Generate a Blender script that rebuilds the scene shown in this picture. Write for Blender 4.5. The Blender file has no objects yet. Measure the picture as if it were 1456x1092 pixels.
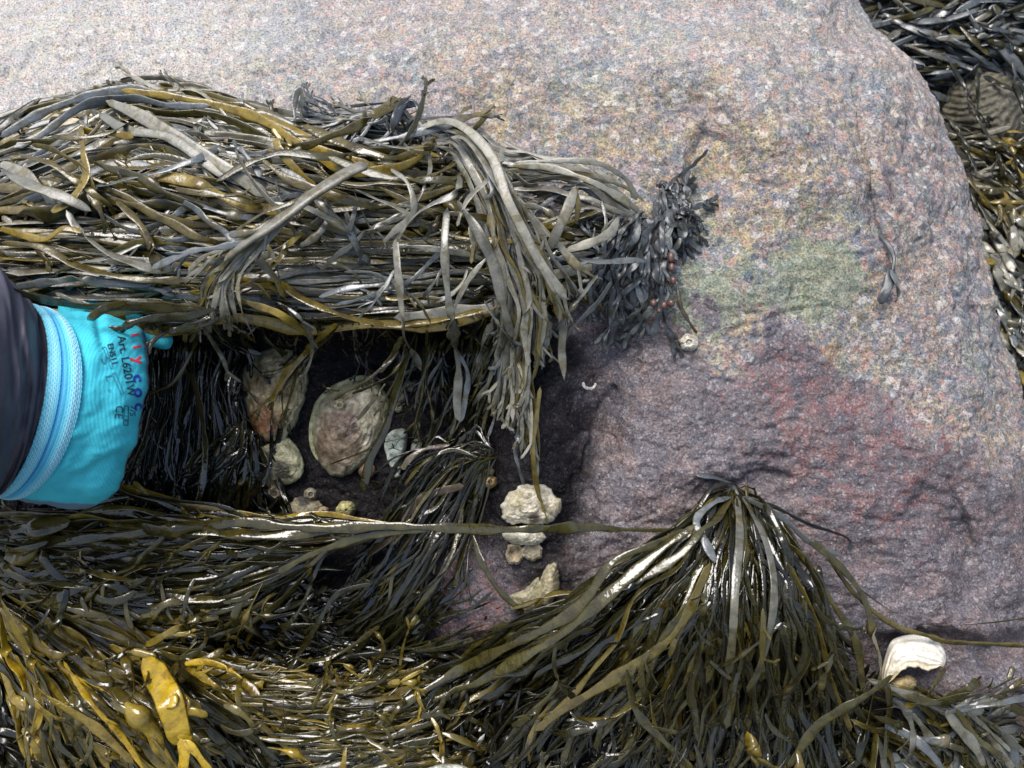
import bpy, bmesh, math, random
import numpy as np
from mathutils import Vector, Matrix
from mathutils.bvhtree import BVHTree

# ---------------------------------------------------------------- camera, sky, sun
scene = bpy.context.scene
COL = scene.collection
PITCH = math.radians(40)          # camera looks 50 degrees below the horizon
CA, SA = math.cos(PITCH), math.sin(PITCH)
D = 0.75                          # metres from the lens to the boulder's face
FW = 0.90                         # metres across the frame at that distance
PX = FW / 1456.0
TZ = 0.316

def W(p):                         # view-aligned metres (u right, v up, w towards lens) -> world
    p = np.asarray(p, float)
    o = np.empty(p.shape)
    o[..., 0] = p[..., 0]
    o[..., 1] = p[..., 1] * CA - p[..., 2] * SA
    o[..., 2] = p[..., 1] * SA + p[..., 2] * CA + TZ
    return o

cam_d = bpy.data.cameras.new("camera")
cam = bpy.data.objects.new("camera", cam_d)
COL.objects.link(cam)
cam.location = W((0, 0, D))
cam.rotation_euler = (PITCH, 0, 0)
cam_d.sensor_width = 36
cam_d.lens = 36 * D / FW
cam_d.clip_start = 0.01
cam_d.clip_end = 200
cam_d.dof.use_dof = True
cam_d.dof.focus_distance = D - 0.02
cam_d.dof.aperture_fstop = 9
scene.camera = cam

sd = Vector((-0.25, 0.62, 0.74)).normalized()           # towards the sun, view-aligned
sw = Vector(W(sd) - np.array((0, 0, TZ))).normalized()
sun_el = math.asin(sw.z)
sun_az = math.atan2(sw.x, sw.y)
world = bpy.data.worlds.new("World")
scene.world = world
world.use_nodes = True
wn = world.node_tree.nodes; wl = world.node_tree.links
bg = wn["Background"]
sky = wn.new("ShaderNodeTexSky")
sky.sky_type = 'NISHITA'; sky.sun_disc = False
sky.sun_elevation = sun_el; sky.sun_rotation = sun_az
sky.air_density = 1.0; sky.dust_density = 3.0; sky.ozone_density = 1.0
wl.new(sky.outputs[0], bg.inputs[0])
bg.inputs[1].default_value = 0.135
sun_d = bpy.data.lights.new("sun", 'SUN')
sun_d.energy = 2.45; sun_d.angle = math.radians(34); sun_d.color = (1.0, 0.985, 0.965)
sun = bpy.data.objects.new("sun", sun_d); COL.objects.link(sun)
sun.location = (0, 0, 4)
sun.rotation_euler = (-sw).to_track_quat('-Z', 'Y').to_euler()
scene.view_settings.view_transform = 'Standard'
scene.view_settings.look = 'None'
scene.view_settings.exposure = 0.7
scene.view_settings.gamma = 1.0
scene.cycles.max_bounces = 6
scene.cycles.caustics_reflective = False
scene.cycles.caustics_refractive = False

rnd = random.Random(7)
rng = np.random.default_rng(7)

# ---------------------------------------------------------------- numeric helpers
def S(x):
    x = np.clip(x, 0, 1)
    return x * x * (3 - 2 * x)

def P(px, py, w):                 # photo pixel at depth w -> view-aligned metres
    px = np.asarray(px, float); py = np.asarray(py, float); w = np.asarray(w, float)
    k = PX * (D - w) / D
    return np.stack([(px - 728) * k, -(py - 546) * k, w + 0 * px], -1)

def vnoise(x, y, seed=0):         # smooth value noise in [-1, 1]
    tab = np.random.default_rng(1000 + seed).random((256, 256)) * 2 - 1
    xi = np.floor(x).astype(int); yi = np.floor(y).astype(int)
    fx = x - xi; fy = y - yi
    fx = fx * fx * (3 - 2 * fx); fy = fy * fy * (3 - 2 * fy)
    g = lambda a, b: tab[a & 255, b & 255]
    return (g(xi, yi) * (1 - fx) + g(xi + 1, yi) * fx) * (1 - fy) + (g(xi, yi + 1) * (1 - fx) + g(xi + 1, yi + 1) * fx) * fy

def fbm(x, y, seed=0, octv=4, gain=0.5):
    o = 0; a = 1; t = 0
    for i in range(octv):
        o = o + a * vnoise(x * 2 ** i + 17.3 * i, y * 2 ** i + 9.1 * i, seed + i); t += a; a *= gain
    return o / t

def G(px, py, cx, cy, sx, sy, rot=0):
    c, s = math.cos(rot), math.sin(rot)
    dx = px - cx; dy = py - cy
    a = (dx * c + dy * s) / sx; b = (-dx * s + dy * c) / sy
    return np.exp(-0.5 * (a * a + b * b))

def H(px, py):                    # the boulder's face: view-aligned depth in metres at a pixel
    px = np.asarray(px, float); py = np.asarray(py, float)
    h = -0.085 * np.clip((300 - py) / 300, 0, 2.2) ** 1.5
    h = h - 0.030 * S((px - 1050) / 350) * S((700 - py) / 500)
    h = h + 0.020 * G(px, py, 850, 75, 150, 45, 0.1) - 0.018 * G(px, py, 1010, 215, 45, 60, -0.5) 
    h = h + 0.020 * G(px, py, 1100, 165, 70, 50, .3) + 0.016 * G(px, py, 1130, 560, 170, 200) + 0.012 * G(px, py, 1050, 70, 90, 40)
    h = h - 0.012 * G(px, py, 1080, 690, 60, 24, -.3) + 0.008 * G(px, py, 960, 640, 60, 40)
    h = h - 0.030 * G(px, py, 850, 610, 26, 105, 0.25) + 0.012 * G(px, py, 770, 560, 40, 120, 0.2)
    h = h - 0.010 * G(px, py, 1238, 300, 9, 50, -0.15) - 0.010 * G(px, py, 1215, 170, 14, 80, -0.2)
    h = h + 0.008 * G(px, py, 1350, 640, 90, 60) - 0.012 * G(px, py, 1370, 770, 14, 60, -0.3)
    cav = S((770 - px) / 140) * S((py - 445) / 60) * S((1010 - py) / 90)
    h = h - 0.055 * cav * (1 - 0.75 * G(px, py, 690, 850, 85, 75))
    low = S((py - 860) / 170) * S((1420 - px) / 300)
    h = h - 0.035 * low
    step = S((px - 1215) / 60)
    h = h - step * (0.026 * S((py - 893) / 22) - 0.020 * S((py - 925) / 60)) - step * 0.05 * S((py - 960) / 90)
    return h

# ---------------------------------------------------------------- mesh helpers
def mesh_np(name, V, F, mat=None, parent=None, base=None, col=None, smooth=True, attrs=None):
    """V view-aligned verts, F (n,4) or (n,3) faces; one mesh object whose origin is its base."""
    Vw = W(V)
    if parent is not None:
        b = np.array(parent["_b"]) if "_b" in parent else np.zeros(3)
    elif base is not None:
        b = W(base)
    else:
        b = Vw.mean(0)
    me = bpy.data.meshes.new(name)
    F = np.asarray(F, dtype=np.int32)
    n, k = F.shape
    me.vertices.add(len(Vw)); me.vertices.foreach_set("co", (Vw - b).astype(np.float32).ravel())
    me.loops.add(n * k); me.loops.foreach_set("vertex_index", F.ravel())
    me.polygons.add(n)
    me.polygons.foreach_set("loop_start", np.arange(0, n * k, k, dtype=np.int32))
    me.polygons.foreach_set("loop_total", np.full(n, k, dtype=np.int32))
    me.polygons.foreach_set("use_smooth", np.full(n, smooth))
    me.update(calc_edges=True)
    me.validate()
    if col is not None:
        a = me.color_attributes.new("Col", 'FLOAT_COLOR', 'POINT')
        a.data.foreach_set("color", np.asarray(col, np.float32).ravel())
    for nm, arr in (attrs or {}).items():
        a = me.color_attributes.new(nm, 'FLOAT_COLOR', 'POINT')
        a.data.foreach_set("color", np.asarray(arr, np.float32).ravel())
    o = bpy.data.objects.new(name, me); COL.objects.link(o)
    if mat: me.materials.append(mat)
    if parent is not None:
        o.parent = parent
    else:
        o.location = b
    return o

BASES = []
def empty(name, base):
    o = bpy.data.objects.new(name, None); COL.objects.link(o)
    b = W(base)
    o.location = b; o.empty_display_size = 0.02
    o["_b"] = [float(x) for x in b]
    BASES.append(o)
    return o

def tag(o, label=None, cat=None, group=None, kind=None):
    if label: o["label"] = label
    if cat: o["category"] = cat
    if group: o["group"] = group
    if kind: o["kind"] = kind
    return o

def grid_faces(nr, nc, wrap=False):
    r = np.arange(nr - 1)[:, None]; c = np.arange(nc if wrap else nc - 1)[None, :]
    c1 = (c + 1) % nc
    return np.stack([r * nc + c, r * nc + c1, (r + 1) * nc + c1, (r + 1) * nc + c], -1).reshape(-1, 4)

def catmull(pts, n):
    p = np.asarray(pts, float)
    if len(p) == 2:
        t = np.linspace(0, 1, n)[:, None]; return p[0] * (1 - t) + p[1] * t
    p = np.vstack([2 * p[0] - p[1], p, 2 * p[-1] - p[-2]])
    out = []
    m = len(p) - 3
    for i in range(m):
        t = np.linspace(0, 1, 12, endpoint=False)[:, None]
        a, b, c, d = p[i], p[i + 1], p[i + 2], p[i + 3]
        out.append(0.5 * ((2 * b) + (-a + c) * t + (2 * a - 5 * b + 4 * c - d) * t * t + (-a + 3 * b - 3 * c + d) * t ** 3))
    q = np.vstack(out + [p[-2][None]])
    seg = np.linalg.norm(np.diff(q[:, :2], axis=0), axis=1)
    s = np.concatenate([[0], np.cumsum(seg)]); s /= max(s[-1], 1e-9)
    u = np.linspace(0, 1, n)
    return np.stack([np.interp(u, s, q[:, k]) for k in range(q.shape[1])], -1)

# ---------------------------------------------------------------- materials
def new_mat(name):
    m = bpy.data.materials.new(name); m.use_nodes = True
    nt = m.node_tree
    return m, nt, nt.nodes["Principled BSDF"]

def nd(nt, t, **kw):
    n = nt.nodes.new(t)
    for k, v in kw.items(): setattr(n, k, v)
    return n

def ramp(nt, stops, interp='LINEAR'):
    r = nd(nt, "ShaderNodeValToRGB"); cr = r.color_ramp; cr.interpolation = interp
    while len(cr.elements) < len(stops): cr.elements.new(0.5)
    for e, (p, c) in zip(cr.elements, stops):
        e.position = p; e.color = (*c, 1) if len(c) == 3 else c
    return r

def noise(nt, co, scale, detail=3, rough=0.55, dist=0.0):
    n = nd(nt, "ShaderNodeTexNoise"); n.inputs["Scale"].default_value = scale
    n.inputs["Detail"].default_value = detail; n.inputs["Roughness"].default_value = rough
    n.inputs["Distortion"].default_value = dist
    nt.links.new(co, n.inputs["Vector"]); return n

def mix(nt, fac, a, b, blend='MIX'):
    m = nd(nt, "ShaderNodeMix", data_type='RGBA', blend_type=blend)
    def put(sock, v):
        if isinstance(v, (tuple, list)): sock.default_value = (*v, 1) if len(v) == 3 else v
        elif isinstance(v, (int, float)): sock.default_value = v
        else: nt.links.new(v, sock)
    put(m.inputs[0], fac); put(m.inputs[6], a); put(m.inputs[7], b)
    return m.outputs[2]

def math_n(nt, op, a, b=None, clamp=False):
    m = nd(nt, "ShaderNodeMath", operation=op); m.use_clamp = clamp
    for i, v in enumerate((a, b)):
        if v is None: continue
        if isinstance(v, (int, float)): m.inputs[i].default_value = v
        else: nt.links.new(v, m.inputs[i])
    return m.outputs[0]

def world_pos(nt):
    return nd(nt, "ShaderNodeNewGeometry").outputs["Position"]

def seaweed_material(name="wet seaweed"):
    m, nt, b = new_mat(name)
    L = nt.links.new
    at = nd(nt, "ShaderNodeAttribute", attribute_name="Col")
    pos = world_pos(nt)
    n1 = noise(nt, pos, 90, 3)
    n2 = noise(nt, pos, 600, 2)
    r1 = ramp(nt, [(0.3, (0.72, 0.72, 0.72)), (0.7, (1.35, 1.32, 1.2))]); L(n1.outputs[0], r1.inputs[0])
    r2 = ramp(nt, [(0.35, (0.85, 0.85, 0.85)), (0.7, (1.1, 1.1, 1.1))]); L(n2.outputs[0], r2.inputs[0])
    c = mix(nt, 1.0, at.outputs["Color"], r1.outputs[0], 'MULTIPLY')
    c = mix(nt, 1.0, c, r2.outputs[0], 'MULTIPLY')
    n5 = noise(nt, pos, 70, 3, 0.6, 0.6)
    r5 = ramp(nt, [(0.50, (0, 0, 0)), (0.60, (1, 1, 1))]); L(n5.outputs[0], r5.inputs[0])
    dk = mix(nt, 1.0, c, (0.55, 0.48, 0.28), 'MULTIPLY')
    c = mix(nt, math_n(nt, 'MULTIPLY', r5.outputs[0], 0.8), c, dk)
    L(c, b.inputs["Base Color"])
    ro = math_n(nt, 'MULTIPLY_ADD', n1.outputs[0], 0.22)
    ro.node.inputs[2].default_value = -0.13
    ro2 = math_n(nt, 'ADD', ro, at.outputs["Alpha"], True)
    L(ro2, b.inputs["Roughness"])
    b.inputs["Specular IOR Level"].default_value = 0.66
    bp = nd(nt, "ShaderNodeBump"); bp.inputs["Strength"].default_value = 0.35; bp.inputs["Distance"].default_value = 0.0012
    n3 = noise(nt, pos, 230, 2)
    L(n3.outputs[0], bp.inputs["Height"]); L(bp.outputs[0], b.inputs["Normal"])
    return m
M_WEED = seaweed_material()

def rock_material():
    m, nt, b = new_mat("granite with encrusting algae")
    L = nt.links.new
    pos = world_pos(nt)
    m1 = nd(nt, "ShaderNodeAttribute", attribute_name="ZoneA")   # wet purple, green, red
    m2 = nd(nt, "ShaderNodeAttribute", attribute_name="ZoneB")   # black film plus painted shade, lichen yellow, painted bright wash
    s1 = nd(nt, "ShaderNodeSeparateColor"); L(m1.outputs["Color"], s1.inputs[0])
    s2 = nd(nt, "ShaderNodeSeparateColor"); L(m2.outputs["Color"], s2.inputs[0])
    nA = noise(nt, pos, 16, 4, 0.6); nB = noise(nt, pos, 75, 5, 0.7, 0.4); nC = noise(nt, pos, 260, 4, 0.75, 0.6)
    nD = noise(nt, pos, 560, 3, 0.6); nE = noise(nt, pos, 105, 4, 0.65, 0.5)
    nP = noise(nt, pos, 13, 3, 0.55, 1.0); nQ = noise(nt, pos, 38, 4, 0.65, 0.6)
    # dry granite: pink feldspar, cream, blue-grey
    dry = ramp(nt, [(0.24, (0.075, 0.078, 0.088)), (0.40, (0.175, 0.165, 0.172)), (0.50, (0.245, 0.210, 0.205)), (0.62, (0.325, 0.280, 0.258)), (0.80, (0.52, 0.49, 0.45))])
    sm = math_n(nt, 'MULTIPLY_ADD', nB.outputs[0], 0.95); sm.node.inputs[2].default_value = -0.53
    sm2 = math_n(nt, 'MULTIPLY_ADD', nC.outputs[0], 1.15); L(sm, sm2.node.inputs[2])
    L(sm2, dry.inputs[0])
    blue = ramp(nt, [(0.55, (0, 0, 0)), (0.60, (1, 1, 1))]); L(nE.outputs[0], blue.inputs[0])
    c = mix(nt, math_n(nt, 'MULTIPLY', blue.outputs[0], 0.80), dry.outputs[0], (0.15, 0.185, 0.215))
    tint = ramp(nt, [(0.36, (0.86, 0.98, 1.06)), (0.48, (1.0, 0.95, 1.0)), (0.60, (1.07, 0.97, 0.96)), (0.70, (1.08, 1.04, 0.94))]); L(nP.outputs[0], tint.inputs[0])
    c = mix(nt, 1.0, c, tint.outputs[0], 'MULTIPLY')
    # lichen-yellow speckle and broader ochre film
    of = ramp(nt, [(0.44, (0, 0, 0)), (0.60, (1, 1, 1))]); L(nQ.outputs[0], of.inputs[0])
    c = mix(nt, math_n(nt, 'MULTIPLY', math_n(nt, 'MULTIPLY', of.outputs[0], s2.outputs[1]), 0.62), c, mix(nt, 1.0, c, (1.20, 1.15, 0.55), 'MULTIPLY'))
    yn = ramp(nt, [(0.50, (0, 0, 0)), (0.60, (1, 1, 1))]); L(nC.outputs[0], yn.inputs[0])
    ny = noise(nt, pos, 45, 3, 0.7)
    yb = ramp(nt, [(0.42, (0, 0, 0)), (0.56, (1, 1, 1))]); L(ny.outputs[0], yb.inputs[0])
    yf = math_n(nt, 'MULTIPLY', math_n(nt, 'MULTIPLY', yn.outputs[0], yb.outputs[0]), s2.outputs[1])
    c = mix(nt, math_n(nt, 'MULTIPLY', yf, 0.72), c, (0.40, 0.36, 0.17))
    # separate mineral grains, a few millimetres across
    v2 = nd(nt, "ShaderNodeTexVoronoi"); v2.inputs["Scale"].default_value = 170; v2.inputs["Randomness"].default_value = 1.0
    wp = nd(nt, "ShaderNodeVectorMath", operation='MULTIPLY_ADD'); L(nC.outputs["Color"], wp.inputs[0]); wp.inputs[1].default_value = (0.006, 0.006, 0.006); L(pos, wp.inputs[2]); L(wp.outputs[0], v2.inputs["Vector"])
    vs = nd(nt, "ShaderNodeSeparateColor"); L(v2.outputs["Color"], vs.inputs[0])
    g1 = ramp_out(nt, vs.outputs[0], 0.80, 0.83); g2 = ramp_out(nt, vs.outputs[1], 0.86, 0.89); g3 = ramp_out(nt, vs.outputs[2], 0.90, 0.93)
    c = mix(nt, math_n(nt, 'MULTIPLY', g1, 0.62), c, (0.115, 0.135, 0.155))
    c = mix(nt, math_n(nt, 'MULTIPLY', g2, 0.55), c, (0.42, 0.25, 0.19))
    c = mix(nt, math_n(nt, 'MULTIPLY', g3, 0.50), c, (0.58, 0.55, 0.50))
    c = mix(nt, math_n(nt, 'MULTIPLY', s2.outputs[2], 0.45), c, (0.66, 0.64, 0.60))  # whitish dry rock, with the top-left wash of light mixed into the colour
    # green film
    gz = math_n(nt, 'ADD', s1.outputs[1], math_n(nt, 'MULTIPLY', math_n(nt, 'SUBTRACT', nB.outputs[0], 0.5), 0.9))
    gz = ramp_out(nt, gz, 0.44, 0.58)
    gcol = ramp(nt, [(0.35, (0.11, 0.15, 0.105)), (0.65, (0.25, 0.29, 0.19))]); L(nC.outputs[0], gcol.inputs[0])
    c = mix(nt, math_n(nt, 'MULTIPLY', gz, 0.65), c, gcol.outputs[0])
    # wet purple crust
    wz = math_n(nt, 'ADD', s1.outputs[0], math_n(nt, 'MULTIPLY', math_n(nt, 'SUBTRACT', nB.outputs[0], 0.5), 0.7))
    wz = math_n(nt, 'ADD', wz, math_n(nt, 'MULTIPLY', math_n(nt, 'SUBTRACT', nC.outputs[0], 0.5), 0.6)); wz = ramp_out(nt, wz, 0.44, 0.56)
    pur = ramp(nt, [(0.20, (0.060, 0.047, 0.051)), (0.42, (0.108, 0.090, 0.092)), (0.62, (0.158, 0.137, 0.139)), (0.84, (0.30, 0.28, 0.28))]); L(sm2, pur.inputs[0])
    c = mix(nt, wz, c, pur.outputs[0])
    wt = ramp(nt, [(0.40, (0.84, 0.86, 0.95)), (0.52, (1.0, 0.96, 0.97)), (0.62, (1.25, 1.05, 0.98))]); L(nQ.outputs[0], wt.inputs[0])
    c = mix(nt, wz, c, mix(nt, 1.0, c, wt.outputs[0], 'MULTIPLY'))
    # red spots
    nr = noise(nt, pos, 75, 5, 0.75, 0.8)
    rz = math_n(nt, 'ADD', math_n(nt, 'MULTIPLY', s1.outputs[2], 0.20), nr.outputs[0])
    rz = ramp_out(nt, rz, 0.69, 0.745)
    c = mix(nt, math_n(nt, 'MULTIPLY', rz, 0.62), c, (0.20, 0.075, 0.065))
    # black wet film, with the hollow's shade painted into its colour
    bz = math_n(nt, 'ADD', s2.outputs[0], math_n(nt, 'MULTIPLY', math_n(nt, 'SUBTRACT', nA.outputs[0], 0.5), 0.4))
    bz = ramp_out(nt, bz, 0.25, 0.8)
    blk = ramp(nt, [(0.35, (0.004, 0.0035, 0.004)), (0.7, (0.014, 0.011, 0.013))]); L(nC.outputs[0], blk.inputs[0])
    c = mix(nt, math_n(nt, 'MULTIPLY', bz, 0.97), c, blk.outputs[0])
    # fine grain
    g = ramp(nt, [(0.36, (0.50, 0.50, 0.53)), (0.48, (1, 1, 1)), (0.66, (1.35, 1.33, 1.28))]); L(nD.outputs[0], g.inputs[0])
    c = mix(nt, 1.0, c, g.outputs[0], 'MULTIPLY')
    # tiny pale crystals
    vo = nd(nt, "ShaderNodeTexVoronoi"); vo.inputs["Scale"].default_value = 560; L(pos, vo.inputs["Vector"])
    cr = ramp(nt, [(0.80, (0, 0, 0)), (0.84, (1, 1, 1))]); L(vo.outputs["Color"], cr.inputs[0])
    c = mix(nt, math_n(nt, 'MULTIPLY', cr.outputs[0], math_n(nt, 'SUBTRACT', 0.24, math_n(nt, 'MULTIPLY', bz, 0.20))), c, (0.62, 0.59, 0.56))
    L(c, b.inputs["Base Color"])
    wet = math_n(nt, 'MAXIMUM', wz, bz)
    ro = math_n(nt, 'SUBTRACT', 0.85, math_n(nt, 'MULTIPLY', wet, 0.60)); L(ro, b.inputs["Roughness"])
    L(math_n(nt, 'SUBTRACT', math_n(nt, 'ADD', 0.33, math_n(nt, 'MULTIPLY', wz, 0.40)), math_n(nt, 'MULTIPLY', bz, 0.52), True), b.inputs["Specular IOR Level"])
    bp = nd(nt, "ShaderNodeBump"); bp.inputs["Strength"].default_value = 0.9; bp.inputs["Distance"].default_value = 0.0022
    n4 = noise(nt, pos, 330, 4, 0.65)
    L(n4.outputs[0], bp.inputs["Height"])
    bp2 = nd(nt, "ShaderNodeBump"); bp2.inputs["Strength"].default_value = 0.55; bp2.inputs["Distance"].default_value = 0.005
    L(nC.outputs[0], bp2.inputs["Height"]); L(bp.outputs[0], bp2.inputs["Normal"])
    L(bp2.outputs[0], b.inputs["Normal"])
    return m

def ramp_out(nt, v, a, b_):
    mr = nd(nt, "ShaderNodeMapRange"); mr.interpolation_type = 'SMOOTHSTEP'
    mr.inputs[1].default_value = a; mr.inputs[2].default_value = b_
    nt.links.new(v, mr.inputs[0]); return mr.outputs[0]

def simple_mat(name, c1, c2, scale, rough=0.6, bump=0.4, dist=0.001, c3=None, detail=4, spec=0.4):
    m, nt, b = new_mat(name); L = nt.links.new
    pos = world_pos(nt)
    n = noise(nt, pos, scale, detail, 0.65, 0.3)
    st = [(0.35, c1), (0.65, c2)] if c3 is None else [(0.33, c1), (0.5, c2), (0.66, c3)]
    r = ramp(nt, st); L(n.outputs[0], r.inputs[0]); L(r.outputs[0], b.inputs["Base Color"])
    b.inputs["Roughness"].default_value = rough; b.inputs["Specular IOR Level"].default_value = spec
    bp = nd(nt, "ShaderNodeBump"); bp.inputs["Strength"].default_value = bump; bp.inputs["Distance"].default_value = dist
    n2 = noise(nt, pos, scale * 4, 4, 0.65); L(n2.outputs[0], bp.inputs["Height"]); L(bp.outputs[0], b.inputs["Normal"])
    return m

def shell_material(name="weathered shell", lo=0.22, hi=1.5, bs=0.8):
    m, nt, b = new_mat(name); L = nt.links.new
    pos = world_pos(nt)
    at = nd(nt, "ShaderNodeAttribute", attribute_name="Col")
    n = noise(nt, pos, 110, 5, 0.7, 0.5); n2 = noise(nt, pos, 700, 2)
    r = ramp(nt, [(0.32, (lo, lo * .88, lo * .7)), (0.46, (0.75 + (lo - .22) * .35, 0.71 + (lo - .22) * .36, 0.63 + (lo - .22) * .4)), (0.66, (hi, hi * .98, hi * .93))]); L(n.outputs[0], r.inputs[0])
    c = mix(nt, 1.0, at.outputs["Color"], r.outputs[0], 'MULTIPLY')
    r2 = ramp(nt, [(0.3, (0.8, 0.8, 0.8)), (0.7, (1.15, 1.15, 1.15))]); L(n2.outputs[0], r2.inputs[0])
    c = mix(nt, 1.0, c, r2.outputs[0], 'MULTIPLY')
    L(c, b.inputs["Base Color"]); L(at.outputs["Alpha"], b.inputs["Roughness"])
    bp = nd(nt, "ShaderNodeBump"); bp.inputs["Strength"].default_value = bs; bp.inputs["Distance"].default_value = 0.0015
    n3 = noise(nt, pos, 300, 5, 0.7); L(n3.outputs[0], bp.inputs["Height"]); L(bp.outputs[0], b.inputs["Normal"])
    return m
M_ROCK = rock_material()
M_SHELL = shell_material()
M_CREAM = shell_material('wet cream shell', .38, 1.35, .45)
M_PEARL = shell_material('bleached shell', .72, 1.12, .35)

# ---------------------------------------------------------------- the boulder
RIM = [(-500, 1120), (-250, 1150), (-60, 1195), (0, 1215), (45, 1240), (90, 1296), (150, 1330), (205, 1352), (260, 1376), (330, 1392),
       (400, 1410), (470, 1428), (540, 1444), (610, 1460), (700, 1492), (800, 1520), (900, 1560), (1100, 1600), (1500, 1640)]
def rim_x(py):
    return np.interp(py, [a for a, b in RIM], [b for a, b in RIM])

def build_boulder():
    ys = np.arange(-420, 1400, 2.6)
    R = 70.0
    xs = np.concatenate([np.arange(-520, -10, 8.0), np.arange(-10, 1150, 2.6)])
    nmain = len(xs)
    a = np.linspace(0, 1, 150)
    X = np.empty((len(ys), nmain + len(a))); Wd = np.empty_like(X)
    rx = rim_x(ys) + 2.0 * vnoise(ys / 9, ys * 0 + 3, 5) + 3.0 * vnoise(ys / 30, ys * 0, 6)
    for i, py in enumerate(ys):
        x0 = 1150
        r = rx[i]
        th = a * math.radians(115)
        e = np.sin(np.minimum(th, 10)) ** 0.75
        if x0 < r - 20: xx = x0 + (r - x0) * np.sin(np.clip(th, 0, math.pi)) ** 0.8
        else: xx = x0 + (r - x0) * np.sin(th)
        X[i, :nmain] = xs; X[i, nmain:] = xx
        Wd[i, :nmain] = H(xs, py + 0 * xs)
        drop = 0.13 * (1 - np.cos(th)) ** 1.35
        Wd[i, nmain:] = H(np.minimum(xx, r), py + 0 * xx) - drop
    Y = np.repeat(ys[:, None], X.shape[1], 1)
    V = P(X, Y, Wd)
    # relief along the local normal
    du = np.gradient(V, axis=1); dv = np.gradient(V, axis=0)
    N = np.cross(dv, du); N /= np.linalg.norm(N, axis=-1, keepdims=True) + 1e-12
    N *= np.sign(N[..., 2:3] + 1e-3) if False else 1
    if N[200, 100, 2] < 0: N = -N
    arc = Y * 1.0; ax = X + 250 * np.maximum(0, -(Wd - H(np.minimum(X, 1500), Y))) / 0.1
    d = 0.0085 * fbm(ax / 95, arc / 80, 11, 2) + 0.0042 * fbm(ax / 34, arc / 30, 12, 3) \
        + 0.0021 * fbm(ax / 9, arc / 8, 13, 3, 0.7)
    ridg = 1 - np.abs(fbm(ax / 60 + 0.4 * fbm(ax / 40, arc / 40, 31, 2), arc / 42, 14, 4)) * 2.2
    d = d - 0.0030 * np.clip(ridg - 0.72, 0, 1) * 3
    rough_wet = S((py_mask(X, Y) - 0.3) / 0.4)
    d = d + 0.0012 * rough_wet * fbm(ax / 14 + ay_skew(arc), arc / 9, 15, 3, 0.7)
    for path, wd_, dp in [([(1212, 110), (1218, 170), (1226, 225), (1238, 290), (1244, 320), (1262, 348)], 3.0, .0042), ([(872, 552), (852, 590), (842, 630), (828, 668)], 4.5, .0045),
                          ([(1345, 680), (1368, 735), (1378, 775), (1370, 812)], 3.2, .004), ([(1000, 190), (985, 225), (975, 260)], 5, .004), ([(1040, 690), (1075, 672), (1120, 678)], 5, .003),
                          ([(1120, 10), (1180, 60), (1200, 120)], 4, .003), ([(1040, 470), (1090, 455), (1130, 440), (1180, 436)], 3, .0025)]:
        q = catmull(np.array([(a_, b_, 0) for a_, b_ in path], float), 60)
        m_ = (X > q[:, 0].min() - 25) & (X < q[:, 0].max() + 25) & (Y > q[:, 1].min() - 25) & (Y < q[:, 1].max() + 25)
        xx_ = X[m_] + 5 * fbm(X[m_] / 16, Y[m_] / 16, 45, 3); yy_ = Y[m_]
        dist = np.sqrt(((xx_[:, None] - q[None, :, 0]) ** 2 + (yy_[:, None] - q[None, :, 1]) ** 2).min(1))
        d[m_] = d[m_] - dp * np.exp(-(dist / wd_) ** 2) + dp * .35 * np.exp(-((dist - 2.6 * wd_) / (1.6 * wd_)) ** 2)
    V = V + N * d[..., None]
    nr, nc = X.shape
    # outer skirt down under the rock, so the block is solid from the side
    F = grid_faces(nr, nc)
    VV = V.reshape(-1, 3)
    border = np.concatenate([np.arange(nc), (np.arange(1, nr) * nc + nc - 1), ((nr - 1) * nc + np.arange(nc - 2, -1, -1)), (np.arange(nr - 2, 0, -1) * nc)])
    bw = W(VV[border]); cen = bw.mean(0)
    low = bw.copy(); low[:, :2] = cen[:2] + (bw[:, :2] - cen[:2]) * 0.9; low[:, 2] = -0.05
    lowf = np.stack([low[:, 0], low[:, 1] * CA + (low[:, 2] - TZ) * SA, -low[:, 1] * SA + (low[:, 2] - TZ) * CA], -1)
    n0 = len(VV); VV = np.vstack([VV, lowf]); nb = len(border); k = np.arange(nb); k1 = (k + 1) % nb
    F2 = np.stack([border[k], n0 + k, n0 + k1, border[k1]], -1)
    F = np.vstack([F, F2])
    # where each crust and film grows, and where shade and bright wash are painted
    x = X.ravel(); y = Y.ravel()
    dn = 36 * fbm(x / 60, y / 52, 21, 3) + 22 * fbm(x / 20, y / 20, 22, 2)
    A = np.zeros((len(VV), 4)); B = np.zeros((len(VV), 4)); A[:, 3] = B[:, 3] = 1
    A[:n0, 0] = zone_purple(x, y + dn)
    A[:n0, 1] = np.clip(1.25 * G(x + dn, y, 1175, 395, 40, 40) + 0.40 * G(x, y + dn, 1080, 420, 90, 50) + 0.50 * G(x, y, 975, 430, 55, 60) + 0.42 * G(x, y, 800, 190, 100, 50), 0, 1)
    A[:n0, 2] = np.clip(0.75 * G(x, y + dn, 1100, 545, 70, 50) + 0.7 * G(x, y, 1270, 660, 130, 60) + 1.3 * G(x, y, 655, 850, 70, 55) + 0.4 * G(x, y, 1290, 790, 120, 60)
                        + 0.5 * G(x, y, 1050, 50, 25, 22) + 0.4 * G(x, y, 1200, 700, 160, 120) + 0.6 * G(x, y, 800, 790, 30, 60) + 0.5 * G(x, y, 1200, 540, 80, 60), 0, 1)
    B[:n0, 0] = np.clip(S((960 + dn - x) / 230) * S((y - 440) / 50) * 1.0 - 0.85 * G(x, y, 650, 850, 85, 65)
                        + 0.55 * S((py_n(y) - 880) / 120) * S((1230 - x) / 120), 0, 1)
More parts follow.
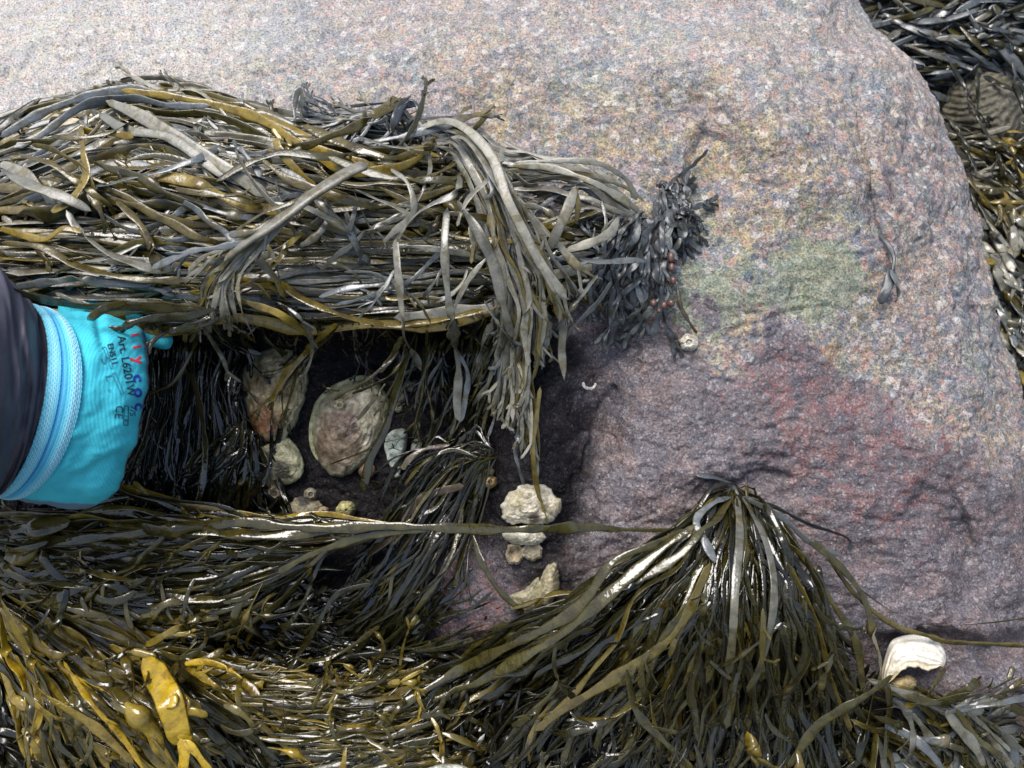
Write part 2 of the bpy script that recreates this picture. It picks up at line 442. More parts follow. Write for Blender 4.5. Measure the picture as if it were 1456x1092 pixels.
    B[:n0, 1] = np.clip(0.55 + 0.6 * G(x, y, 60, 80, 200, 120) + 0.7 * G(x, y, 1070, 420, 160, 110) + 0.5 * G(x, y, 850, 180, 280, 70) - 0.3 * G(x, y, 1300, 300, 90, 200), 0, 1)
    B[:n0, 2] = np.clip(1.2 * G(x, y, 60, 90, 260, 130) + 0.25 * S((150 - y) / 150) + 0.25 * G(x, y, 980, 100, 230, 70), 0, 1)
    A[n0:, 0] = 1
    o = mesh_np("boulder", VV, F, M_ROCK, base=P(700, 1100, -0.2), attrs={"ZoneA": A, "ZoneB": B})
    tag(o, "big speckled granite boulder, pink and cream above and wet purple below", "boulder")
    return o

def py_n(y): return y
def ay_skew(a): return a / 40
def zone_purple(x, y):
    # boundary between the dry granite above and the purple crust below
    bx = [-500, 700, 850, 930, 1000, 1060, 1120, 1180, 1260, 1350, 1450, 1700]
    by = [300, 330, 380, 420, 500, 490, 470, 500, 520, 540, 590, 620]
    yb = np.interp(x, bx, by)
    wd = S((x - 1180) / 160)
    z = S((y - yb + 35 + 20 * wd) / (80 + 230 * wd))
    z = np.maximum(z, 1.0 * G(x, y, 1003, 432, 20, 17)); z = np.maximum(z, 0.9 * G(x, y, 1110, 480, 40, 40))
    z = np.maximum(z, 0.75 * G(x, y, 1265, 270, 12, 40, -0.1)); z = z - 0.8 * G(x, y, 1050, 500, 22, 40, 0.2) - 0.6 * G(x, y, 1215, 500, 40, 30)
    return np.clip(z, 0, 1)
def py_mask(x, y): return zone_purple(x, y)
boulder = build_boulder()

# ---------------------------------------------------------------- ground and the rock behind
def ground_sheet():
    n = 120
    t = np.linspace(-1, 1, n); t = np.sign(t) * np.abs(t) ** 2.2 * 60
    gx, gy = np.meshgrid(t, t)
    gz = 0.02 * fbm(gx * 2.1, gy * 2.1, 41, 3) * np.exp(-(gx ** 2 + gy ** 2) / 60)
    low = np.stack([gx, gy * CA + (gz - TZ) * SA, -gy * SA + (gz - TZ) * CA], -1).reshape(-1, 3)
    m = simple_mat("dark shore gravel", (0.04, 0.04, 0.035), (0.11, 0.105, 0.09), 60, 0.7, 0.8, 0.006, (0.2, 0.19, 0.17))
    o = mesh_np("ground", low, grid_faces(n, n), m, base=(0, -0.2, -0.5))
    tag(o, "dark stony shore under the boulders", kind="structure")
ground_sheet()

def HB(px, py):                   # depth of the rock behind
    return -0.38 + 0.00022 * np.clip(py, -300, 1200) + 0.02 * np.sin(px / 70.0) - 0.04 * G(px, py, 1400, 150, 60, 50)

def rock_behind():
    ys = np.arange(-260, 1300, 8.0); xs = np.arange(1050, 2300, 8.0)
    X, Y = np.meshgrid(xs, ys)
    Wd = HB(X, Y) + 0.02 * fbm(X / 60, Y / 60, 51, 4) - 0.25 * S((X - 1900) / 400) - 0.3 * S((Y - 1050) / 250) - 0.25 * S((-100 - Y) / 160)
    V = P(X, Y, Wd); nr, nc = X.shape; VV = V.reshape(-1, 3); F = grid_faces(nr, nc)
    border = np.concatenate([np.arange(nc), (np.arange(1, nr) * nc + nc - 1), ((nr - 1) * nc + np.arange(nc - 2, -1, -1)), (np.arange(nr - 2, 0, -1) * nc)])
    low = W(VV[border]); low[:, 2] = -0.04
    lowf = np.stack([low[:, 0], low[:, 1] * CA + (low[:, 2] - TZ) * SA, -low[:, 1] * SA + (low[:, 2] - TZ) * CA], -1)
    n0 = len(VV); VV = np.vstack([VV, lowf]); nb = len(border); k = np.arange(nb); k1 = (k + 1) % nb
    F = np.vstack([F, np.stack([border[k], n0 + k, n0 + k1, border[k1]], -1)])
    m = simple_mat("dark wet rock", (0.025, 0.024, 0.022), (0.075, 0.07, 0.06), 60, 0.45, 0.8, 0.004)
    o = mesh_np("rock", VV, F, m, base=P(1500, 1000, -0.3))
    tag(o, "dark low rock behind the big boulder, hidden under pale seaweed", "rock")
rock_behind()

# ---------------------------------------------------------------- seaweed strips
PAL = {
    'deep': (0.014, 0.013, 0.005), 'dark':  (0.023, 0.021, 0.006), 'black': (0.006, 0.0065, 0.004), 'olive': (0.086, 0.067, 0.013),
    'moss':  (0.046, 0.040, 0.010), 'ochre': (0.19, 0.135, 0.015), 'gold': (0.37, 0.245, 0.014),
    'grey':  (0.125, 0.122, 0.100), 'pale': (0.20, 0.19, 0.155), 'blue': (0.044, 0.049, 0.056),
    'slate': (0.095, 0.105, 0.110), 'brown': (0.055, 0.037, 0.018), 'pink': (0.30, 0.13, 0.09),
}
class Strips:
    def __init__(s): s.V = []; s.F = []; s.C = []; s.n = 0
    def add(s, V, F, C):
        s.V.append(V); s.F.append(F + s.n); s.C.append(C); s.n += len(V)
    def build(s, name, parent=None, base=None, mat=None):
        if not s.n: return None
        return mesh_np(name, np.vstack(s.V), np.vstack(s.F), mat or M_WEED, parent, base, col=np.vstack(s.C))

def strip(st, pts, w, col, rough=0.2, t=0.12, N0=None, roll=None, K=8, blads=(), ruffle=0.0, tipcol=None, und=0.18, rootw=0.6, tipw=1.0, r=rnd):
    """one blade: pts (n,3) view-aligned metres, w its width in metres"""
    n = len(pts)
    T = np.gradient(pts, axis=0); T /= np.linalg.norm(T, axis=1, keepdims=True) + 1e-12
    seg = np.linalg.norm(np.diff(pts, axis=0), axis=1); s = np.concatenate([[0], np.cumsum(seg)]); Ltot = s[-1] + 1e-9
    if N0 is None: N0 = (r.gauss(0, .25), r.gauss(0, .25), 1)
    N = np.array(N0, float)[None].repeat(n, 0)
    N -= T * (N * T).sum(1, keepdims=True); N /= np.linalg.norm(N, axis=1, keepdims=True) + 1e-9
    Bv = np.cross(T, N)
    if roll is None:
        roll = r.gauss(0, .4) + r.uniform(.2, .7) * np.sin(s / 0.03 * r.uniform(.5, 1.4) + r.uniform(0, 6))
        if r.random() < .22: roll = roll + math.pi * S((s / Ltot - r.uniform(.2, .8)) / .15 + .5)
    cr, sr = np.cos(roll), np.sin(roll)
    if np.ndim(cr) == 0: cr = np.full(n, cr); sr = np.full(n, sr)
    N, Bv = N * cr[:, None] + Bv * sr[:, None], Bv * cr[:, None] - N * sr[:, None]
    ph = r.uniform(0, 9)
    prof = 1 + und * 1.3 * np.sin(s / w * 0.45 + ph) + und * .8 * np.sin(s / w * 1.15 + ph * 2) + und * .4 * np.sin(s / w * 2.3 + ph * 3)
    d0 = s / max(w, 1e-5); d1 = (Ltot - s) / max(w, 1e-5)
    root = rootw + (1 - rootw) * np.clip(s / (Ltot * .25), 0, 1)
    tip = tipw + (1 - tipw) * np.clip((Ltot - s) / (Ltot * .6), 0, 1)
    cap = np.sqrt(np.clip(1 - (1 - np.clip(d1 / .8, 0, 1)) ** 2, 0, 1)); cap0 = np.clip(d0 / .3, 0.02, 1)
    wid = w * prof * root * tip * np.maximum(cap, .02) * cap0
    th = w * t * root * np.maximum(cap, .03) * cap0 * np.ones(n)
    g = np.zeros(n)
    for bpos in blads:
        g = np.maximum(g, np.exp(-((s - bpos * Ltot) / (w * r.uniform(.8, 1.1))) ** 2))
    wid = wid * (1 + .55 * g); th = th + w * .95 * g * np.maximum(cap, .03)
    if K >= 8:
        K = 10
        ca = np.array([1, .86, .3, -.3, -.86, -1, -.86, -.3, .3, .86]); sa = np.array([0, .8, .95, .95, .8, 0, -.8, -1, -1, -.8])
    else:
        K = 6
        ca = np.array([1, .5, -.5, -1, -.5, .5]); sa = np.array([0, .9, .9, 0, -.9, -.9])
    off = Bv[:, None] * (wid[:, None, None] * .5 * ca[None, :, None]) + N[:, None] * (th[:, None, None] * .5 * sa[None, :, None])
    if ruffle:
        rf = ruffle * w * (np.abs(ca) ** 1.5)[None] * np.sin(s[:, None] / w * 1.5 + np.where(ca > 0, 0, 2.2)[None] + ph)
        off = off + N[:, None] * rf[..., None]
    V = (pts[:, None] + off).reshape(-1, 3)
    F = grid_faces(n, K, True)
    c = np.ones((n, K, 4)); base = np.array(col, float)
    gg = g[:, None, None]
    cc = base[None, None] * (1 - .6 * gg) + np.array(PAL['ochre'])[None, None] * (.25 + base.mean() * 3) * .6 * gg
    if tipcol is not None:
        tt = np.clip((s / Ltot - .55) / .45, 0, 1)[:, None, None]
        cc = cc * (1 - tt) + np.array(tipcol)[None, None] * tt
    c[..., :3] = cc * r.uniform(.8, 1.2); c[..., 3] = rough
    st.add(V, F, c.reshape(-1, 4))
    return T, N, s, Ltot

def pxpath(path, surf=H, jit=0):
    q = np.asarray(path, float)
    w = surf(q[:, 0], q[:, 1]) + q[:, 2]
    return P(q[:, 0], q[:, 1], w)

def wiggle(q, amp, r=rnd):
    n = len(q); u = np.linspace(0, 1, n)
    T = np.gradient(q[:, :2], axis=0); T /= np.linalg.norm(T, axis=1, keepdims=True) + 1e-9
    ln = np.abs(np.diff(q[:, :2], axis=0)).sum(); amp = amp * min(1.0, (ln / 320) ** 1.3); lf = min(1.0, max(.35, ln / 300)); f1, f2 = r.uniform(1, 2.2) * lf, r.uniform(2.2, 4.2) * lf
    d = amp * (np.sin(f1 * 6.28 * u + r.uniform(0, 6)) * .65 + .35 * np.sin(f2 * 6.28 * u + r.uniform(0, 6))) * np.clip(u * 4, 0, 1)
    q = q.copy(); q[:, 0] += -T[:, 1] * d; q[:, 1] += T[:, 0] * d
    return q

def branch(st, pts, i, w, col, rough, L, ang, K=6, r=rnd, fork=True, **kw):
    """side branch leaving pts[i] at angle ang in the blade's plane"""
    n = 9
    T = pts[min(i + 1, len(pts) - 1)] - pts[max(i - 1, 0)]; T /= np.linalg.norm(T) + 1e-9
    zc = np.array([r.gauss(0, .15), r.gauss(0, .15), 1.0]); zc /= np.linalg.norm(zc)
    Sd = np.cross(zc, T); Sd /= np.linalg.norm(Sd) + 1e-9
    u = np.linspace(0, 1, n)
    bend = r.uniform(-.5, .4) * np.sign(ang)
    th = ang + bend * u
    step = L / (n - 1)
    dirs = np.cos(th)[:, None] * T + np.sin(th)[:, None] * Sd + zc[None] * (r.uniform(-.12, .12) * u)[:, None]
    q = pts[i] + np.concatenate([[np.zeros(3)], np.cumsum(dirs[:-1] * step, 0)])
    q[:, 2] -= 0.15 * L * u ** 2
    strip(st, q, w, col, rough, K=K, r=r, rootw=.55, **kw)
    if fork and L > 0.018:
        for sg in (-1, 1):
            branch(st, q, 6, w * .8, col, rough, L * r.uniform(.3, .5), sg * r.uniform(.25, .6), K, r, False, **kw)

def blade(st, path, wpx, col, rough=.2, n=26, K=8, nb=0, blads=(), surf=H, r=rnd, bw=.7, bl=(18, 45), fork=False, wig=0, tipcol=None, **kw):
    q = catmull(path, n)
    if wig: q = wiggle(q, wig, r)
    pts = pxpath(q, surf)
    k = PX * (D - pts[:, 2].mean()) / D
    w = wpx * k
    strip(st, pts, w, col, rough, K=K, blads=blads, tipcol=tipcol, r=r, **kw)
    kw2 = {a: b for a, b in kw.items() if a in ('t', 'ruffle')}
    bc = col if tipcol is None else tuple((np.array(col) + np.array(tipcol)) / 2)
    for _ in range(nb):
        i = r.randint(int(n * .2), n - 4)
        branch(st, pts, i, w * bw * r.uniform(.7, 1.1), bc, rough, r.uniform(*bl) * k, r.choice((-1, 1)) * r.uniform(.25, .75), r=r, **kw2)
    if fork:
        for sg in (-1, 1):
            branch(st, pts, n - 3, w * .8, bc, rough, r.uniform(*bl) * k, sg * r.uniform(.2, .5), r=r, **kw2)
    return pts

def pick(pal, r=rnd):
    ks = list(pal.keys()); x = r.random() * sum(pal.values())
    for k in ks:
        x -= pal[k]
        if x <= 0: break
    return k

def plant(name, label, cat, guides, count, wpx, pal, group=None, thick=0.012, span=(.05, .75), wig=6, nb=2, bladp=.25, rough=(.12, .3), seed=1,
          heroes=(), maxparts=90, part='frond', spread=0, n=24, bl=(18, 45), fork=.35, K=6, ruffle=0, t=.12, drift=.6, stray=.28, surf=H, bw=.7, hold=None, roots=False, over=0.0):
    """a seaweed plant: blades run between guide lines given as (pixel x, pixel y, height above the rock)"""
    r = random.Random(seed)
    Gd = [catmull(g, 30) for g in guides]
    b = pxpath(np.array([guides[0][0]]), surf)[0]
    root = empty(name, b)
    tag(root, label, cat, group)
    specs = []
    for i in range(count):
        if len(Gd) > 1:
            tt = r.random() * (len(Gd) - 1); k = min(int(tt), len(Gd) - 2); f = tt - k
            if r.random() < .9:
                ta = np.clip(tt + r.gauss(0, drift), 0, len(Gd) - 1.001); tu = tt + (ta - tt) * S(np.linspace(0, 1, 30))
                ki = np.minimum(tu.astype(int), len(Gd) - 2); fi = (tu - ki)[:, None]; ar = np.array(Gd); jj = np.arange(30)
                q = ar[ki, jj] * (1 - fi) + ar[ki + 1, jj] * fi
            else: q = Gd[k] * (1 - f) + Gd[k + 1] * f
        else: q = Gd[0].copy()
        a = 0 if roots and r.random() < .5 else r.uniform(0, span[0] * (7 if roots else 1))
        e = r.uniform(span[1], 1)
        u = np.linspace(a, e, 30); ui = np.linspace(0, 1, 30)
        q = np.stack([np.interp(u, ui, q[:, c]) for c in range(3)], -1)
        if spread:
            dx, dy = r.gauss(0, spread), r.gauss(0, spread)
            q[:, 0] += dx * (ui if roots else 1); q[:, 1] += dy * (ui if roots else 1)
        if roots:
            q[:, 0] += r.gauss(0, 6) * (1 - ui); q[:, 1] += r.gauss(0, 4) * (1 - ui)
            hk = r.gauss(0, 14); q[:, 0] += hk * np.sin(ui * math.pi) ; q[:, 1] -= abs(r.gauss(0, 16)) * np.exp(-((ui - .1) / .08) ** 2)
        if r.random() < stray:
            T_ = q[-1] - q[0]; l_ = math.hypot(T_[0], T_[1]) + 1e-6; dv = np.clip(r.gauss(0, 30), -45, 45) * ui ** 1.6
            q[:, 0] += -T_[1] / l_ * dv; q[:, 1] += T_[0] / l_ * dv
        lay = r.random()
        q[:, 2] = np.maximum(q[:, 2] - thick * (1 - lay) * (1 if not roots else np.clip(ui * 4, .1, 1)), .002)
        specs.append((lay, q))
    specs.sort(key=lambda z: -z[0])
    rest = Strips()
    for hp in heroes:
        st = Strips(); h = dict(hp); pth = h.pop('p'); wp = h.pop('w'); c = PAL[h.pop('c')]
        blade(st, pth, wp, c, h.pop('rough', .25), r=r, n=h.pop('n', 34), surf=surf, **h)
        st.build(part, root)
    np_ = 0
    for lay, q in specs:
        c = PAL[pick(pal, r)]
        w = wpx[0] + (wpx[1] - wpx[0]) * r.random() ** 1.4
        st = Strips() if np_ < maxparts else rest
        bl_ = [r.uniform(.25, .9) for _ in range(r.choice((1, 1, 2)))] if r.random() < bladp else []
        blade(st, q, w, c, r.uniform(*rough), n=n, K=8 if np_ < maxparts else 6, nb=r.randint(0, nb) if nb else 0, blads=bl_, r=r, wig=wig * r.uniform(.4, 1.2), bl=bl,
              fork=r.random() < fork, surf=surf, ruffle=ruffle, t=t, bw=bw, tipcol=PAL['ochre'] if r.random() < over else None)
        if np_ < maxparts: st.build(part, root)
        np_ += 1
    o = rest.build('lower_fronds', root)
    if o: o["kind"] = "stuff"
    return root
def holdfast(x, y, r, root_name_label):
    m = 40; th = np.arange(m) / m * 2 * math.pi; rr = np.array([1.15, 1, .8, .55, .3, .02]); zz = np.array([-.2, .1, .35, .7, .9, 1.0])
    k = 1 + .22 * vnoise(th * 3, th * 0 + x, 3); k[-5:] = k[-5:] * np.linspace(1, 0, 5) + k[0] * np.linspace(0, 1, 5)
    X = x + r * rr[:, None] * np.cos(th) * k; Y = y + r * rr[:, None] * np.sin(th) * k
    Z = float(H(x, y)) + .010 * zz[:, None] + .0012 * fbm(X / 3, Y / 3, 5, 2)
    C = np.ones((6, m, 4)); C[..., :3] = (.05, .038, .018); C[..., 3] = .3
    mesh_np('holdfast', P(X, Y, Z).reshape(-1, 3), grid_faces(6, m, True), M_WEED, root_name_label, col=C.reshape(-1, 4))
#PLANTS
def hook_plants(): pass
exec_plants = True

# ================================================================ plants of the upper mass
G_UP = "wrack plants heaped across the boulder above the hollow"
plant('knotted_wrack', 'thick sheaf of broad grey and olive wrack blades heaped highest, above the blue glove', 'seaweed',
      [[(655, 205, .03), (600, 180, .035), (480, 172, .03), (330, 142, .03), (180, 132, .022), (60, 165, .02), (-80, 215, .02)],
       [(660, 230, .035), (600, 215, .045), (480, 205, .05), (330, 180, .055), (180, 165, .05), (60, 205, .05), (-80, 250, .05)],
       [(650, 270, .035), (560, 260, .05), (450, 235, .06), (330, 215, .07), (190, 190, .065), (70, 225, .06), (-80, 280, .06)],
       [(640, 300, .035), (540, 300, .05), (420, 285, .065), (300, 250, .075), (170, 230, .07), (60, 265, .07), (-80, 310, .06)],
       [(640, 320, .035), (520, 325, .05), (400, 320, .06), (280, 300, .07), (150, 285, .075), (40, 305, .07), (-80, 350, .06)]],
      300, (5, 18), {'grey': 4, 'pale': 1.2, 'olive': 4, 'ochre': .9, 'moss': 4, 'slate': 2.4}, G_UP, thick=.03, span=(.6, .55), wig=13, nb=4, bladp=.3, rough=(.2, .42), seed=11, over=.15,
      heroes=[dict(p=[(150, 143, .060), (200, 165, .072), (265, 205, .080), (330, 245, .08), (380, 280, .07)], w=19, c='pale', rough=.4, und=.06, roll=0.1),
              dict(p=[(140, 160, .065), (180, 185, .075), (240, 195, .08), (300, 235, .08), (350, 262, .075)], w=16, c='grey', rough=.4, und=.1, roll=-.1),
              dict(p=[(0, 195, .04), (60, 160, .045), (130, 135, .05), (190, 128, .05), (240, 140, .05)], w=13, c='slate', rough=.35, roll=0.2),
              dict(p=[(170, 128, .055), (260, 140, .055), (360, 165, .055), (430, 205, .06), (520, 235, .06), (560, 255, .05)], w=12, c='ochre', rough=.2, roll=.1, nb=2),
              dict(p=[(0, 232, .06), (40, 250, .07), (70, 285, .075), (75, 300, .07)], w=15, c='pale', rough=.4, roll=.1),
              dict(p=[(120, 180, .07), (115, 185, .082), (160, 190, .085), (190, 195, .08)], w=10, c='ochre', rough=.25),
              dict(p=[(115, 180, .085), (118, 215, .09), (122, 250, .088), (100, 285, .085), (72, 300, .08)], w=13, c='ochre', rough=.25, roll=.2),
              dict(p=[(72, 245, .075), (150, 265, .08), (230, 310, .08), (300, 322, .07)], w=12, c='olive', blads=(.4,), rough=.3, roll=.1),
              dict(p=[(200, 250, .08), (270, 258, .085), (340, 290, .08), (400, 300, .07)], w=17, c='ochre', blads=(.45,), rough=.3, roll=0.1),
              dict(p=[(220, 262, .075), (300, 255, .08), (360, 285, .075), (440, 300, .06), (560, 290, .05)], w=9, c='olive', rough=.3),
              dict(p=[(450, 265, .07), (420, 240, .08), (398, 213, .085), (392, 196, .085)], w=11, c='ochre', rough=.25, roll=.1, nb=0),
              dict(p=[(412, 228, .082), (400, 220, .085), (378, 216, .085)], w=8, c='ochre', rough=.25),
              dict(p=[(405, 215, .085), (412, 205, .087), (408, 195, .085)], w=7, c='ochre', rough=.25),
              dict(p=[(330, 200, .075), (345, 215, .08), (365, 240, .08), (370, 252, .08)], w=9, c='slate', rough=.4),
              dict(p=[(590, 215, .05), (560, 225, .062), (520, 215, .065), (480, 200, .06), (430, 178, .055)], w=13, c='olive', rough=.15, roll=.1),
              dict(p=[(620, 200, .055), (600, 222, .065), (560, 240, .067), (500, 243, .065), (440, 218, .06)], w=14, c='ochre', rough=.18, roll=-.2),
              dict(p=[(300, 150, .055), (240, 150, .06), (190, 140, .06), (120, 150, .055), (60, 190, .05), (20, 210, .05)], w=12, c='slate', rough=.35)])

plant('knotted_wrack', 'lower sheaf of flattened wrack running level from the boulder edge to the glove', 'seaweed',
      [[(850, 330, .02), (720, 332, .035), (560, 335, .045), (400, 335, .06), (250, 325, .07), (100, 315, .07), (-80, 325, .07)],
       [(850, 350, .02), (720, 355, .04), (560, 358, .05), (400, 360, .06), (250, 352, .07), (100, 345, .07), (-80, 350, .07)],
       [(850, 365, .02), (720, 385, .04), (560, 388, .05), (400, 392, .06), (250, 388, .07), (100, 378, .07), (-80, 372, .07)],
       [(850, 385, .02), (710, 410, .04), (560, 420, .05), (400, 420, .055), (250, 415, .065), (100, 405, .07), (-80, 395, .065)],
       [(850, 395, .01), (700, 446, .03), (620, 470, .04), (540, 458, .045), (430, 462, .045), (330, 440, .055), (240, 462, .06), (180, 440, .06), (60, 425, .06), (-80, 420, .06)]],
      300, (5, 15), {'grey': 3.5, 'pale': .9, 'olive': 4, 'ochre': .7, 'moss': 4, 'slate': 1.6}, G_UP, thick=.035, span=(.6, .5), wig=9, nb=3, bladp=.25, rough=(.15, .38), seed=12, over=.15,
      heroes=[dict(p=[(740, 425, .05), (640, 452, .06), (570, 461, .06), (500, 452, .06), (430, 425, .06), (395, 398, .06)], w=10, c='ochre', blads=(.42,), rough=.15, roll=.3),
              dict(p=[(850, 378, .03), (760, 400, .05), (700, 436, .055), (650, 442, .055), (560, 452, .055)], w=14, c='pale', rough=.35, roll=.1),
              dict(p=[(0, 240, .08), (40, 262, .088), (90, 280, .09), (130, 300, .085)], w=14, c='grey', rough=.4),
              dict(p=[(0, 345, .08), (60, 352, .088), (110, 378, .09), (180, 395, .088), (260, 400, .08)], w=12, c='olive', rough=.3, nb=2),
              dict(p=[(20, 408, .08), (80, 400, .088), (110, 395, .088), (150, 402, .085), (220, 400, .08)], w=13, c='slate', rough=.35, nb=2),
              dict(p=[(0, 325, .075), (60, 340, .085), (90, 325, .09), (120, 330, .088)], w=10, c='ochre', rough=.3),
              dict(p=[(330, 430, .08), (270, 450, .10), (225, 452, .115), (190, 458, .125), (172, 470, .13), (162, 484, .13)], w=10, c='dark', blads=(.68,), rough=.25, n=40, roll=0),
              dict(p=[(178, 466, .13), (165, 467, .13), (153, 466, .13)], w=7, c='dark', rough=.25, t=.4),
              dict(p=[(180, 430, .11), (150, 438, .13), (135, 448, .13), (124, 455, .128)], w=10, c='moss', blads=(.8,), rough=.25),
              dict(p=[(0, 408, .16), (60, 425, .14), (120, 436, .12), (200, 436, .1), (300, 440, .08)], w=14, c='moss', rough=.2, roll=.1, nb=2),
              dict(p=[(330, 440, .07), (280, 462, .09), (240, 470, .095), (200, 452, .11)], w=12, c='dark', rough=.15, roll=.1, nb=2),
              dict(p=[(55, 452, .06), (130, 450, .065), (200, 440, .065), (280, 448, .06), (330, 432, .06)], w=12, c='moss', rough=.2, roll=.1)])

plant('knotted_wrack', 'long pale wrack stalk lying slantwise over the heap with thin forks at its low end', 'seaweed',
      [[(520, 236, .10), (480, 252, .105), (430, 285, .11), (385, 322, .112), (345, 348, .11), (300, 370, .1), (262, 400, .095)],
       [(430, 285, .105), (385, 325, .11), (345, 355, .11), (310, 385, .1), (290, 420, .09), (300, 450, .08)],
       [(400, 310, .105), (350, 365, .105), (320, 400, .1), (322, 440, .09), (330, 480, .07)]],
      26, (4, 8), {'pale': 3, 'grey': 2, 'olive': 1}, G_UP, thick=.008, span=(.6, .8), wig=5, nb=2, bladp=.3, rough=(.3, .45), seed=13,
      heroes=[dict(p=[(524, 232, .106), (490, 248, .111), (440, 280, .116), (395, 315, .118), (350, 345, .116), (318, 372, .11)], w=22, c='pale', rough=.42, und=.05, rootw=.95, roll=0.05, t=.35, tipw=.5),
              dict(p=[(440, 270, .11), (415, 288, .118), (380, 300, .118), (350, 318, .115), (335, 330, .11)], w=6, c='olive', rough=.3),
              dict(p=[(400, 305, .11), (372, 325, .117), (345, 332, .117), (325, 334, .115)], w=11, c='grey', rough=.35, blads=(.7,)),
              dict(p=[(360, 342, .115), (310, 352, .115), (270, 358, .112), (215, 382, .105)], w=9, c='slate', rough=.35, nb=3)])

plant('knotted_wrack', 'small tuft of curled thin grey blades on the top rim of the heap', 'seaweed',
      [[(560, 195, .04), (520, 175, .05), (470, 168, .05), (430, 160, .04), (425, 140, .04)],
       [(590, 190, .04), (570, 165, .05), (520, 160, .05), (470, 180, .05), (420, 190, .04)],
       [(600, 195, .04), (580, 160, .05), (560, 155, .055), (510, 200, .05), (450, 195, .04)],
       [(560, 190, .04), (590, 175, .05), (640, 185, .045), (700, 205, .03)]],
      70, (4, 8), {'slate': 4, 'blue': 3, 'grey': 3}, G_UP, thick=.015, span=(.4, .7), wig=9, nb=2, bladp=.1, rough=(.3, .45), seed=14,
      heroes=[dict(p=[(420, 172, .05), (418, 150, .055), (422, 132, .06), (428, 128, .06), (430, 140, .058), (430, 155, .05)], w=8, c='slate'),
              dict(p=[(440, 135, .04), (460, 142, .045), (480, 165, .05)], w=4, c='blue'),
              dict(p=[(558, 190, .06), (562, 170, .07), (572, 150, .07), (590, 148, .065)], w=11, c='blue', nb=2, bl=(20, 30)),
              dict(p=[(562, 158, .07), (552, 150, .07), (548, 160, .07), (556, 168, .066)], w=4, c='blue'),
              dict(p=[(568, 152, .07), (585, 142, .07), (595, 155, .07), (590, 175, .06)], w=4, c='blue')])

plant('knotted_wrack', 'cascade of pale grey wrack falling over the heap into a long hanging tassel', 'seaweed',
      [[(600, 190, .06), (640, 176, .08), (690, 205, .095), (735, 280, .09), (785, 370, .08), (805, 415, .06)],
       [(600, 195, .06), (645, 185, .08), (690, 235, .09), (730, 320, .085), (765, 400, .07), (770, 500, .04), (760, 560, .03)],
       [(610, 200, .06), (650, 205, .08), (690, 270, .085), (715, 350, .08), (738, 430, .065), (738, 520, .045), (735, 610, .03)],
       [(610, 205, .06), (650, 225, .08), (680, 290, .08), (700, 360, .075), (715, 440, .065), (700, 530, .045), (660, 600, .03)],
       [(620, 215, .06), (650, 245, .075), (690, 310, .08), (710, 400, .07), (728, 480, .05), (750, 560, .03), (765, 690, .02)]],
      85, (5, 11), {'grey': 4, 'pale': 4, 'slate': 2.5, 'olive': 1}, G_UP, thick=.02, span=(.45, .75), wig=6, nb=2, bladp=.3, rough=(.3, .45), seed=15,
      heroes=[dict(p=[(588, 186, .08), (630, 172, .095), (665, 185, .105), (700, 225, .11), (720, 280, .11), (745, 330, .105), (775, 385, .095), (806, 424, .08)], w=14, c='pale', rough=.42, roll=.1, und=.05, n=44),
              dict(p=[(640, 195, .09), (665, 200, .1), (700, 250, .108), (730, 300, .105), (760, 360, .1), (785, 405, .09), (795, 418, .08)], w=12, c='pale', rough=.42, roll=-.15, und=.06, n=40),
              dict(p=[(715, 210, .09), (712, 235, .1), (716, 270, .105), (735, 310, .1)], w=10, c='pale', rough=.4),
              dict(p=[(555, 240, .095), (578, 258, .1), (588, 285, .1), (585, 308, .095), (560, 330, .09), (545, 345, .085)], w=9, c='grey', rough=.35, roll=.2),
              dict(p=[(655, 250, .09), (648, 275, .1), (615, 290, .098), (585, 310, .095), (562, 345, .09)], w=10, c='grey', rough=.35),
              dict(p=[(562, 340, .09), (566, 390, .095), (570, 430, .09), (573, 455, .085), (575, 480, .07), (590, 505, .055), (600, 528, .05)], w=13, c='pale', rough=.35, und=.2, roll=.05),
              dict(p=[(573, 478, .07), (560, 500, .06), (540, 530, .05)], w=8, c='olive', rough=.2),
              dict(p=[(636, 295, .09), (632, 350, .1), (636, 410, .095), (644, 470, .085), (652, 520, .06), (650, 575, .05), (655, 600, .045)], w=12, c='grey', rough=.3, blads=(.52,), roll=.05, n=40),
              dict(p=[(650, 500, .07), (665, 530, .055), (662, 565, .05), (655, 600, .045)], w=8, c='slate', rough=.3),
              dict(p=[(650, 285, .085), (680, 330, .095), (703, 380, .09), (712, 420, .085), (728, 480, .07)], w=14, c='grey', rough=.35, roll=.1),
              dict(p=[(696, 362, .09), (676, 385, .09), (660, 408, .085), (645, 440, .08)], w=7, c='pale', rough=.35),
              dict(p=[(735, 345, .1), (742, 380, .095), (752, 420, .085), (745, 470, .07), (752, 520, .06)], w=9, c='pale', rough=.4, nb=2),
              dict(p=[(700, 250, .1), (668, 280, .1), (655, 305, .1), (650, 322, .1)], w=9, c='pale', rough=.4),
              dict(p=[(720, 300, .1), (726, 330, .1), (722, 345, .1)], w=7, c='slate', rough=.4),
              dict(p=[(690, 230, .1), (700, 270, .102), (690, 285, .1)], w=8, c='slate', rough=.4),
              dict(p=[(728, 245, .09), (750, 262, .09), (765, 262, .09)], w=7, c='grey', rough=.4),
              dict(p=[(740, 590, .03), (733, 640, .028), (738, 665, .028), (745, 690, .02)], w=6, c='slate', blads=(.42,), rough=.3),
              dict(p=[(768, 550, .03), (762, 600, .03), (758, 650, .03), (765, 700, .02), (778, 745, .02)], w=8, c='olive', rough=.15, roll=.5)])

